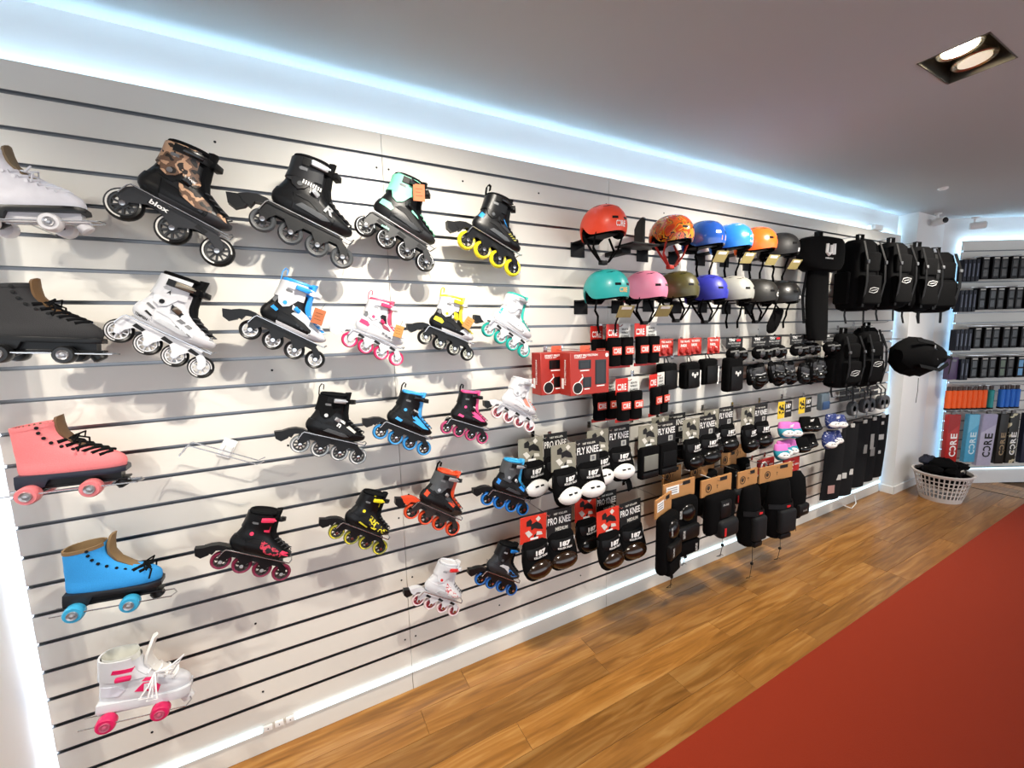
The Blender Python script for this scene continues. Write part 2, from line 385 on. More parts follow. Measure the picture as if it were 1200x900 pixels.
def patch(K, poly, off=.0022, side=-1, step=.009, th=.004):
    """panel that follows the boot side; outline poly in (x, z)"""
    out = []
    for a, b in zip(poly, poly[1:]+poly[:1]):
        n = max(1, int(math.dist(a, b)/step))
        out += [(a[0]+(b[0]-a[0])*i/n, a[1]+(b[1]-a[1])*i/n) for i in range(n)]
    xs = [p[0] for p in poly]; zs = [p[1] for p in poly]; pts = [Vector(p) for p in out]; m = len(pts)
    def inside(x, z):
        c = False
        for i in range(m):
            a, b = pts[i], pts[i-1]
            if (a.y > z) != (b.y > z) and x < (b.x-a.x)*(z-a.y)/(b.y-a.y)+a.x: c = not c
        return c
    x = min(xs)+step/2
    while x < max(xs):
        z = min(zs)+step/2
        while z < max(zs):
            if inside(x, z) and min((q-Vector((x, z))).length for q in pts[:m]) > step*.45: pts.append(Vector((x, z)))
            z += step
        x += step
    for q in pts:
        kb, kf, _w_ = keyat(K, q.y); q.x = max(kb+.003, min(kf-.003, q.x))
    out = [(q.x, q.y) for q in pts[:m]]
    v, e, f, *_ = delaunay_2d_cdt(pts, [], [list(range(m))], 1, 1e-6)
    mb = MB(); nv = len(v)
    mb.add([(p.x, sside(K, p.x, p.y, off, side), p.y) for p in v], f)
    ring = [(p[0], p[1]) for p in out]
    a = [(x, sside(K, x, z, off, side), z) for x, z in ring]; b = [(x, sside(K, x, z, off-th, side), z) for x, z in ring]
    return mb.loft([a, b], False, False)
def disc_patch(K, x, z, r, off=.003, n=10): return patch(K, [(x+r*cos(2*pi*i/n), z+r*sin(2*pi*i/n)) for i in range(n)], off, step=r)

# ================================================================== WHEELS
_w = {}
def wheel_meshes(r, sp, wd=.012):
    k = (round(r, 4), sp, wd)
    if k not in _w:
        hr = r*.66
        ty = MB().lathe([(hr, -wd*.72), (r*.86, -wd), (r*.96, -wd*.6), (r, 0), (r*.96, wd*.6), (r*.86, wd), (hr, wd*.72), (hr, -wd*.72)], 26)
        ty.f = ty.f[:-2]
        hb = MB().lathe([(r*.60, -wd*.8), (r*.68, -wd*.84), (r*.68, wd*.84), (r*.60, wd*.8), (r*.60, -wd*.8)], 22); hb.f = hb.f[:-2]
        hb.lathe([(r*.16, -wd*.95), (r*.26, -wd*.9), (r*.26, wd*.9), (r*.16, wd*.95)], 14)
        for i in range(sp):
            a = 2*pi*i/sp; h = MB().box(r*.22, r*.63, -wd*.7, wd*.5, -r*.055, r*.055)
            ca, sa = cos(a), sin(a); h.xf(lambda p: Vector((p.x*ca-p.z*sa, p.y, p.x*sa+p.z*ca))); hb.add(h.v, h.f)
        bo = MB().lathe([(.0075, -.0205), (.0075, -.0225), (.004, -.0228)], 10)
        pr = MB()
        for a0 in (.3,):
            A = [((r*.84)*cos(a0+i*.22), -wd*1.03, (r*.84)*sin(a0+i*.22)) for i in range(22)]; B = [((r*.75)*cos(a0+i*.22), -wd*.94, (r*.75)*sin(a0+i*.22)) for i in range(22)]
            pr.loft([A, B], False, False, closed=False)
        _w[k] = (ty.mesh('wheel'), hb.mesh('hub'), bo.mesh('axle_bolt'), pr.mesh('wheel_print'))
    return _w[k]
def wheel(parent, x, y, z, r, tyre, hub, bolt, sp=7, print_=None, wd=.012, solid=False):
    t, h, b, p = wheel_meshes(r, sp, wd)
    o = put(t, 'wheel', tyre, parent, loc=(x, y, z)); put(h, 'hub', hub, o)
    if bolt: put(b, 'axle_bolt', bolt, o)
    if print_: put(p, 'wheel_print', print_, o)
    return o

# ================================================================== INLINE SKATES
KI = [(.058,.022,.198,.026),(.065,.012,.222,.033),(.074,.003,.237,.039),(.084,-.002,.244,.043),(.094,-.003,.241,.0435),(.102,-.002,.230,.0425),(.110,.0,.212,.041),(.119,.003,.190,.0395),(.129,.006,.168,.038),(.140,.010,.150,.036),(.152,.012,.139,.0345),(.166,.014,.133,.034),(.184,.015,.130,.0355),(.206,.014,.124,.038),(.226,.012,.120,.0395),(.250,.010,.118,.040),(.275,.008,.117,.040)]
BOLT = CHROME
HOLD = M('#c9cacc', .25, .95, var=.02)
def holder(loc, rot, s, label, x0=-.012, x1=.250, z=.058, dy=.030, drop=.035, wall=.135):
    t = thing('wire_skate_holder', label, 'display holder', loc, rot, s, 'wire skate holders on the slatted wall')
    W = wall/s
    a = MB()
    for sy in (-1, 1):
        a.tube([(x0-.004, sy*dy, z-drop), (x0+.004, sy*dy, z-.008), (x0+.010, sy*dy, z), (x1, sy*dy, z)], .0022/s)
    a.tube([(x0-.004, -dy, z-drop), (x0-.008, 0, z-drop-.004), (x0-.004, dy, z-drop)], .0022/s)
    a.tube([(x1, -dy, z), (x1+.006, -dy*.6, z+.010), (x1+.006, dy*.6, z+.010), (x1, dy, z)], .0022/s)
    a.build('rods', HOLD, t)
    b = MB()
    for x in (.10, .13): b.tube([(x, dy, z), (x, dy+.02, z+.006), (x, W-.004/s, z+.006)], .0022/s)
    b.build('arms', HOLD, t)
    return t
_hm = {}
def _h0(k, f):
    if k not in _hm: _hm[k] = f().mesh(k)
    return _hm[k]
def inline(label, pos, L, tilt, shellc, cuffc, linerc, accent, framec, tyre, hub, brake=None, wheels=4, r=None, spokes=7, patches=(), loop=None, lace=0, strap=None, buckle=None, tagc=None, toe=None, wprint=None, letters=(), yaw=0., y=-.14, sole=None, capz=.232, mid=True, bolts=BOLT, heelc=None, bumper=None, relief=None):
    s = L/.243
    t = thing('inline_skate', label, 'inline skate', (pos[0], y, pos[1]), (0, radians(-tilt), 0), s, 'inline skates on the wall')
    t.rotation_euler = (0, radians(-tilt), yaw)
    K = KI
    b = shell(K, .060, .205).build('boot_shell', shellc, t)
    shell(K, .195, capz+.006, off=-.004, cap0=False, cap1=True, tilt=.20).build('liner', linerc, t)
    MB().tube([(lambda p: (p[0], p[1], p[2]+.20*(p[0]-.06)))(spt(K, capz+.006, 2*pi*k/24, -.004)) for k in range(24)], .0065, 8, True).build('collar_pad', linerc, t)
    hc = collar(K, .064, .116, radians(118), radians(242), .0034, .005, tilt=.0).build('heel_counter', heelc or shellc, t)
    collar(K, .063, .094, radians(-64), radians(64), .0030, .005).build('toe_bumper', bumper or sole or framec, t)
    MB().loft([[(p[0], p[1]*1., p[2]) for p in (spt(K, z, 2*pi*k/28, o) for k in range(28))] for z, o in ((.0595, -.006), (.0595, .001), (.071, .0028), (.074, .0015))]).build('sole', sole or framec, t)
    collar(K, .168, capz, radians(58), radians(302), .0062, .006, tilt=.20).build('cuff', cuffc, t)
    for sd in (-1, 1):
        patch(K, [(.020,.200),(.098,.212),(.094,.180),(.074,.142),(.056,.130),(.036,.138),(.019,.172)], .0056, sd, th=.006).build('cuff_wing', cuffc, t)
    disc_patch(K, .056, .148, .0078, .0078).build('cuff_bolt', accent if accent else bolts, t)
    # tongue in front of the shin
    mb = MB(); rg = []
    for z, x, wd in ((.108,.218,.015),(.118,.2,.018),(.130,.186,.021),(.148,.158,.024),(.172,.136,.026),(.20,.127,.027),(.228,.127,.028),(capz+.030,.132,.024)):
        xf = keyat(K, z)[1]; rg.append([(xf+.003, -wd, z), (xf+.011, -wd*.5, z+.004), (xf+.011, wd*.5, z+.004), (xf+.003, wd, z), (xf-.010, wd*.8, z-.004), (xf-.010, -wd*.8, z-.004)])
    mb.loft(rg).build('tongue', linerc if toe is None else toe, t, ang=60)
    if lace == 0: lace = P('#3a3c40', .7)
    if lace:
        lm = MB(); zz = [.106,.114,.122,.131,.141]
        for i, z in enumerate(zz):
            xf = keyat(K, z)[1]+.010; z2 = zz[min(i+1, 4)]; xg = keyat(K, z2)[1]+.010
            lm.tube([(xf-.008,-.027,z),(xf+.003,-.01,z+.004),(xg+.003,.012,z2+.003),(xg-.008,.027,z2)], .0022, 5)
            lm.tube([(xf-.008,.027,z),(xf+.004,.01,z+.005),(xg+.004,-.012,z2+.004),(xg-.008,-.027,z2)], .0022, 5)
        lm.build('laces', lace, t)
    # straps and buckle round the cuff
    sm = strap or BLACK
    st = collar(K, .206, .228, radians(-112), radians(112), .0105, .005, tilt=.16).build('top_strap', sm, t)
    bk = MB().rbox(-.026, .026, -.008, .004, -.009, .009, .004)
    bk.tube([(.014,-.006,0),(.030,-.010,.002)], .003)
    xq = .088; put(bk.mesh('buckle'), 'buckle', buckle or DARK, st, loc=(xq, sside(K, xq, .217, .014), .2215), rot=(0, radians(-9), radians(16)))
    put(_h0('tip', lambda: MB().rbox(-.006, .016, -.016, .016, -.010, .010, .003)), 'strap_end', sm, st, loc=(.137, -.012, .226), rot=(0, radians(-20), radians(-35)))
    if mid:
        m2 = collar(K, .146, .162, radians(-84), radians(84), .0068, tilt=-.35).build('instep_strap', P('#26282b', .35) if sm is BLACK else sm, t)
        put(_h0('instep_buckle', lambda: MB().rbox(-.013, .013, -.005, .003, -.008, .008, .003).box(-.006, .010, -.0062, -.0045, -.003, .003)), 'instep_buckle', buckle or SILV, m2, loc=(.104, sside(K, .104, .150, .010), .142), rot=(0, radians(18), radians(30)))
    patch(K, [(.030,.186),(.062,.192),(.060,.200),(.028,.197)], .0074, step=.012).build('cuff_vent', GREYM if shellc is K_ else P('#9a9da2', .4), t)
    patch(K, [(.058,.112),(.096,.110),(.146,.088),(.205,.078),(.214,.086),(.160,.102),(.112,.128),(.074,.126)], .0022).build('arch_panel', relief or DARK if shellc is K_ else relief or P('#d3d5d9', .3), t)
    for vx, vz in ((.128,.092),(.146,.088),(.164,.084)): patch(K, [(vx-.006,vz-.003),(vx+.006,vz-.006),(vx+.008,vz+.001),(vx-.004,vz+.004)], .0036, step=.012).build('vent', BLKG if shellc is K_ else GREYM, t)
    for (pl, mt) in patches: patch(K, pl, .0044).build('side_panel', mt, t)
    # frame
    xs = [0, .081, .162, .243] if wheels == 4 else [0, .1215, .243]
    r = (r or .0375)+(.0015 if wheels == 4 else 0)
    pol = [(-.018,.024)]
    for i, ax in enumerate(xs):
        pol += [(ax-.012,.010),(ax-.008,-.007),(ax,-.010),(ax+.008,-.007),(ax+.012,.010)]
        if i < len(xs)-1: mxx = (ax+xs[i+1])/2; pol += [(mxx-.012,.029),(mxx+.012,.029)]
    pol += [(.256,.012),(.246,.032),(.222,.048),(.205,.061),(.140,.057),(.092,.053),(.070,.061),(.006,.061),(-.014,.044)]
    fr = MB().prism(pol, -.0195, -.0165).prism(pol, .0165, .0195).box(.015,.075,-.017,.017,.050,.058).box(.175,.225,-.017,.017,.048,.056).build('frame', framec, t)
    for cx in ([.040,.121,.202] if wheels == 4 else [.06,.182]):
        MB().prism([(cx-.016,.034),(cx+.014,.030),(cx+.019,.040),(cx-.011,.047)], -.0203, -.0193).build('frame_slot', DARK if framec is not BLACK else GREYM, fr)
    for i, ax in enumerate(xs): wheel(t, ax, 0, 0, r, tyre, hub, bolts, spokes, wprint)
    if brake:
        a = MB().prism([(.012,.060),(-.010,.066),(-.036,.064),(-.060,.054),(-.080,.040),(-.062,.026),(-.040,.020),(-.034,.040),(-.016,.046),(.004,.042)], -.0165, .0165).build('brake_arm', framec if not isinstance(brake, tuple) else brake[1], t)
        MB().prism([(-.056,.050),(-.078,.040),(-.108,.028),(-.094,.002),(-.072,-.004),(-.052,.014),(-.046,.034)], -.0145, .0145).build('brake_pad', brake if not isinstance(brake, tuple) else brake[0], a)
    if loop:
        MB().flat([(.006,0,capz-.012),(-.002,0,capz+.02),(.002,0,capz+.036),(.012,0,capz+.034),(.016,0,capz+.015)], (0,.016,0), .003).build('pull_loop', loop, t)
    for (st_, x, z, wdt, hgt, an, mt) in letters:
        ca, sa = cos(radians(an)), sin(radians(an))
        text(st_, wdt, hgt, t, mt, lambda u, v: (x+u*ca-v*sa, min(sside(K, x+u*ca-v*sa, z+u*sa+v*ca, .0075), -.0206 if z < .06 else 0), z+u*sa+v*ca))
    if tagc:
        g = thing_tag(t, tagc)
    holder((pos[0], y, pos[1]), (0, radians(-tilt), 0), s, 'bent wire holder under the '+' '.join(label.split()[:11]), wall=-y)
    return t
def thing_tag(t, spec):
    x, z, rot, mt = spec
    o = MB().rbox(-.021, .021, -.0012, .0012, -.030, .030, .0008, 1).build('price_tag', mt, t, loc=(x, -.062, z), rot=(radians(6), radians(rot), radians(-12)))
    MB().tube([(0,0,.028),(.004,.01,.045),(.004,.025,.055)], .0010, 4).build('string', BLACK, o)
    for i in range(3): MB().box(-.013, .013-.006*(i % 2), -.0017, -.0012, .012-.012*i, .014-.012*i).build('print_line', M('#6b3e1e', .7), o)
    return o
CAMO = blotch('camo', [(0, '#1c1713'), (.40, '#6b5140'), (.50, '#c79f7f'), (.60, '#2a211b')], 26)
def P(h, r=.42, metal=0., **k): return M(h, r, metal, **k)
W_ = P('#d3d4d8', .32, var=.02); K_ = P('#0e0f11', .36, spec=.35); KM = P('#0f1012', .9, bump=.3, spec=.15); CLEAR = P('#8b9296', .25); G_ = P('#4a4d50', .45)
BLU = P('#2a96e8'); PNK = P('#e83e6e'); YEL = P('#f2e126'); MINT = P('#7fd6b5'); TEAL = P('#19b3a3'); ORG = P('#e2491f'); RED = P('#d8262c'); SKY = P('#3fa8f0'); TAG1 = P('#b56a45', .8); TAG2 = P('#c08a4c', .8)
SILV = P('#b9bcc0', .35, .5)
# side panel outlines
SW = [(.085,.150),(.150,.128),(.185,.112),(.165,.108),(.110,.122)]       # swoosh over the instep
SW2 = [(.115,.108),(.180,.094),(.215,.098),(.172,.114),(.140,.120)]
HEEL = [(.006,.098),(.050,.092),(.056,.104),(.040,.116),(.010,.118)]
TOE = [(.178,.078),(.236,.080),(.243,.098),(.222,.112),(.196,.104)]
CUFFP = [(.022,.196),(.060,.200),(.056,.180),(.028,.176)]
CUFFT = [(.012,.232),(.075,.226),(.070,.214),(.014,.216)]
FRONT = [(.075,.205),(.112,.206),(.116,.190),(.080,.188)]
LOWS = [(.066,.082),(.150,.074),(.172,.080),(.150,.090),(.080,.096)]
ANK = [(.030,.128),(.075,.120),(.082,.132),(.060,.142),(.036,.142)]

inline('black and tan camouflage inline skate with three large wheels', (-.794, 2.098), .250, -29.2, K_, CAMO, KM, None, P('#26272a'), K_, P('#2f3133'), wheels=3, r=.0475, spokes=10, toe=KM, strap=K_, buckle=BLKG, wprint=P('#d8d6cf'),
       patches=[([(.078,.182),(.116,.180),(.132,.156),(.128,.138),(.092,.136)], CAMO), ([(.088,.128),(.138,.130),(.184,.110),(.190,.094),(.150,.084),(.104,.098)], CAMO), ([(.018,.150),(.036,.146),(.040,.170),(.024,.176)], CAMO), (ANK, K_), ([(.196,.108),(.222,.102),(.232,.090),(.205,.094)], CAMO)],
       letters=[('blox', .075, .040, .050, .014, -4, PRINTW), ('blox', .108, .152, .030, .011, 0, PRINTW)])
inline('all black inline skate with grey wheels and a large letter on the toe', (-.44, 2.089), .266, -24.1, K_, P('#1f2022', .3), KM, G_, K_, G_, P('#1a1b1d'), brake=K_, r=.0355, spokes=6, buckle=SILV, toe=KM,
       patches=[(LOWS, G_), ([(.012,.150),(.050,.146),(.056,.162),(.020,.168)], P('#2a2c2f'))], letters=[('R', .160, .112, .030, .026, -14, P('#8d9094')), ('||||||||', .088, .160, .055, .012, 2, PRINTW)])
inline('black and mint green inline skate with orange tag in the top row', (-.107, 2.10), .252, -27.9, K_, MINT, KM, MINT, P('#202123'), K_, P('#3a3c3f'), r=.0365, spokes=9, lace=MINT, buckle=BLKG, wprint=P('#cfd2d2'),
       patches=[(HEEL, MINT), ([(.105,.140),(.140,.128),(.150,.120),(.120,.126)], MINT), (CUFFT, P('#5cae93')), (LOWS, P('#303234'))], tagc=(.108, .196, -26, TAG1), letters=[('seba', .060, .030, .030, .010, 0, MINT)])
inline('black inline skate with yellow wheels and blue heel trim', (.30, 2.081), .240, -24.7, K_, K_, KM, G_, K_, YEL, P('#1b1b1d'), brake=K_, r=.039, spokes=5, loop=BLKF, buckle=BLKG,
       patches=[([(.004,.116),(.022,.112),(.026,.132),(.008,.140)], BLU), ([(.008,.170),(.026,.168),(.026,.188),(.010,.190)], BLU), ([(.110,.158),(.140,.146),(.146,.138),(.118,.146)], BLU), (LOWS, G_), (SW, P('#33353a'))], letters=[('////', .175, .104, .05, .014, -18, P('#a8a14a'))])
inline('large white hard shell inline skate with black buckles', (-.846, 1.725), .226, -32.8, W_, W_, BLKF, K_, W_, K_, P('#d6d7da', .3), r=.0385, spokes=8, strap=K_, buckle=P('#8a8172', .3, .8), toe=KM, wprint=P('#d2d2d2'), capz=.24,
       patches=[([(.118,.112),(.136,.108),(.142,.118),(.124,.122)], GREYM), ([(.144,.107),(.160,.103),(.166,.112),(.150,.116)], GREYM), ([(.022,.120),(.046,.112),(.050,.118),(.026,.126)], GREYM), ([(.030,.095),(.052,.088),(.055,.093),(.034,.101)], K_), (LOWS, P('#c9ccd0'))],
       letters=[('TEMPISH', .030, .075, .040, .009, -6, PRINTB), ('A', .060, .185, .012, .012, 0, PRINTB)])
inline('white, black and bright blue kids inline skate with orange tag', (-.507, 1.722), .222, -30.1, K_, W_, BLU, BLU, K_, K_, P('#d8dade'), brake=K_, r=.036, spokes=8, loop=BLU, strap=W_, buckle=BLU, lace=P('#c8d4de'), sole=W_,
       patches=[([(.092,.120),(.150,.108),(.205,.084),(.240,.086),(.236,.100),(.190,.116),(.140,.140),(.110,.150)], P('#c9d3dc')), (TOE, W_), ([(.020,.110),(.044,.104),(.048,.114),(.026,.122)], BLU), ([(.006,.140),(.026,.134),(.030,.160),(.012,.166)], GREYM), (CUFFT, BLU)], tagc=(.178, .155, -8, TAG1))
inline('white and raspberry pink kids inline skate with kraft tag and pink wheels', (-.191, 1.679), .188, -25.3, W_, W_, P('#d64a6e'), PNK, W_, P('#e5306a'), W_, brake=(W_, W_), r=.037, spokes=8, loop=P('#d64a6e'), strap=W_, buckle=PNK, lace=W_,
       patches=[(CUFFP, PNK), (HEEL, PNK), ([(.006,.140),(.028,.134),(.032,.158),(.012,.164)], GREYM), ([(.080,.176),(.112,.176),(.130,.140),(.100,.140)], K_), ([(.100,.134),(.140,.128),(.160,.112),(.120,.112)], P('#8c3d52'))], tagc=(.190, .128, -6, TAG2))
inline('black, white and yellow kids inline skate with kraft tag', (.10, 1.681), .200, -22.8, K_, W_, YEL, YEL, K_, K_, P('#c9cbc0'), brake=K_, r=.036, spokes=7, loop=YEL, strap=W_, buckle=YEL, lace=YEL, sole=W_,
       patches=[(HEEL, YEL), (TOE, W_), ([(.006,.140),(.028,.134),(.032,.158),(.012,.164)], GREYM), ([(.088,.172),(.112,.172),(.128,.142),(.100,.142)], YEL), ([(.150,.090),(.205,.084),(.222,.098),(.170,.112)], W_)], tagc=(.170, .142, 12, TAG2))
inline('white inline skate with teal wheels and teal lining', (.389, 1.706), .205, -29.5, W_, W_, TEAL, P('#cfd4d6'), W_, P('#14a89c'), W_, brake=(K_, W_), r=.037, spokes=6, strap=P('#c6cacd'), buckle=SILV, lace=P('#d7dcdd'), toe=TEAL,
       patches=[([(.002,.105),(.016,.100),(.018,.135),(.006,.140)], TEAL), ([(.140,.128),(.152,.122),(.158,.132),(.150,.138)], TEAL), ([(.100,.180),(.118,.180),(.122,.165),(.106,.160)], SILV), (LOWS, P('#d7dadd'))])
inline('black inline skate with clear grey wheels and silver logo, below the row gap', (-.388, 1.303), .212, -21.9, K_, KM, KM, P('#cfd1d3'), K_, CLEAR, P('#2a2b2d'), brake=K_, r=.0375, spokes=8, loop=BLKF, buckle=SILV, wprint=P('#dcdcdc'),
       patches=[([(.100,.150),(.135,.140),(.142,.130),(.112,.136)], SILV), ([(.150,.118),(.190,.100),(.196,.108),(.160,.126)], P('#c9c9c4')), (LOWS, G_)], letters=[('n', .118, .120, .016, .016, -20, PRINTW), ('NILS', .128, .138, .026, .010, -22, PRINTW)])
inline('black inline skate with light blue stripe and blue wheels', (-.10, 1.31), .197, -28.8, K_, K_, SKY, SKY, K_, P('#3a8fce'), P('#202326'), brake=K_, r=.0375, spokes=6, loop=BLKF, buckle=BLKG,
       patches=[(SW, SKY), (SW2, SKY), ([(.030,.088),(.062,.084),(.066,.096),(.036,.102)], SKY), (CUFFT, SKY)], letters=[('N|NILS', .112, .160, .034, .010, -6, PRINTW)], wprint=SKY)
PK2 = P('#f0518e')
inline('black inline skate with hot pink trim and pink wheels', (.177, 1.291), .180, -22.7, K_, K_, PK2, PK2, K_, P('#b04a72'), P('#1d1d20'), r=.0375, spokes=6, loop=BLKF, buckle=BLKG,
       patches=[(SW, PK2), (SW2, PK2), ([(.030,.088),(.062,.084),(.066,.096),(.036,.102)], PK2), (CUFFT, PK2)], letters=[('N|', .112, .160, .018, .012, -6, PRINTW)], wprint=PK2)
inline('white inline skate with coral red laces and toe print beside the helmets', (.42, 1.331), .192, -27.7, W_, W_, W_, P('#8e9296'), W_, P('#efe3e2'), P('#b8485a'), brake=(K_, W_), r=.0365, spokes=6, strap=W_, buckle=SILV, lace=P('#e2694f'),
       patches=[([(.098,.150),(.130,.140),(.175,.104),(.140,.104),(.108,.126)], P('#dd8a76')), (LOWS, P('#cfd2d6')), (CUFFP, P('#dfe1e4'))])
RP = P('#ef3a62')
inline('black inline skate with crimson floral toe and dark red wheels', (-.664, .928), .203, -29.5, K_, K_, KM, RP, K_, P('#7a1b3c'), P('#2b2023'), brake=K_, r=.037, spokes=6, strap=K_, buckle=RP, mid=False,
       patches=[([(.105,.130),(.150,.118),(.205,.092),(.200,.076),(.140,.080),(.110,.100)], blotch('floral', [(0,'#16161a'),(.47,'#c93a50'),(.62,'#16161a')], 60)), ([(.190,.090),(.232,.084),(.226,.098),(.200,.104)], RP), ([(.088,.190),(.112,.190),(.118,.165),(.096,.165)], RP), ([(.018,.176),(.034,.174),(.036,.186),(.022,.188)], RP)], bolts=SILV)
inline('black inline skate with lemon yellow splash pattern and cuff', (-.289, .937), .192, -34.8, K_, K_, KM, YEL, K_, P('#8d8c3a'), P('#25261c'), brake=K_, r=.0375, spokes=6, strap=K_, buckle=YEL, mid=False, wprint=YEL,
       patches=[([(.100,.140),(.150,.120),(.222,.096),(.200,.078),(.130,.084),(.104,.108)], blotch('splash', [(0,'#16161a'),(.50,'#efe02a'),(.60,'#16161a')], 55)), (FRONT, YEL), ([(.060,.235),(.110,.232),(.108,.218),(.070,.220)], YEL), ([(.062,.088),(.110,.078),(.112,.083),(.066,.094)], P('#c7bd2c'))])
inline('black and grey inline skate with flame orange wheels', (.006, .951), .215, -34.3, K_, G_, ORG, SILV, P('#2a2422'), P('#dd4a22'), K_, brake=(K_, ORG), r=.037, spokes=5, loop=BLKF, strap=K_, buckle=SILV,
       patches=[([(.004,.098),(.022,.094),(.026,.118),(.008,.124)], ORG), ([(.130,.112),(.168,.100),(.176,.112),(.150,.126)], ORG), ([(.016,.135),(.034,.132),(.036,.160),(.020,.165)], G_), (SW, P('#3b3d40'))])
BL2 = P('#1f80d8')
inline('black inline skate with cobalt blue wheels beside the grey carded pads', (.358, .931), .208, -26.7, K_, G_, P('#33a5dc'), SILV, K_, P('#1c78d0'), K_, brake=K_, r=.0375, spokes=5, strap=K_, buckle=SILV,
       patches=[([(.004,.098),(.020,.094),(.024,.118),(.008,.124)], BL2), ([(.140,.112),(.178,.098),(.186,.110),(.156,.126)], BL2), (ANK, P('#3a3d42')), (LOWS, P('#3f4246'))])
inline('small white inline skate with red buckle and red speckled toe, lowest row', (.012, .547), .192, -33.9, W_, W_, W_, RED, W_, P('#ead9da'), P('#a83244'), brake=(K_, W_), r=.0355, spokes=6, strap=W_, buckle=RED, mid=False,
       patches=[([(.100,.140),(.150,.118),(.205,.092),(.190,.078),(.130,.084),(.104,.108)], blotch('rose', [(0,'#e8e6e6'),(.52,'#c9525c'),(.62,'#e8e6e6')], 60)), (CUFFP, P('#e3dfe0')), (LOWS, P('#bfc3c8'))])
inline('small black inline skate with blue buckle and blue rimmed wheels, lowest row', (.310, .549), .196, -33.9, P('#24262a'), K_, KM, G_, K_, P('#1a5fb0'), K_, brake=K_, r=.037, spokes=6, strap=K_, buckle=BL2, mid=False, wprint=BL2,
       patches=[([(.120,.120),(.160,.108),(.205,.092),(.190,.078),(.140,.086)], blotch('bluefl', [(0,'#16181c'),(.48,'#2a7fd0'),(.62,'#16181c')], 60)), (FRONT, BL2), ([(.014,.176),(.034,.174),(.036,.190),(.018,.192)], P('#35506e'))])

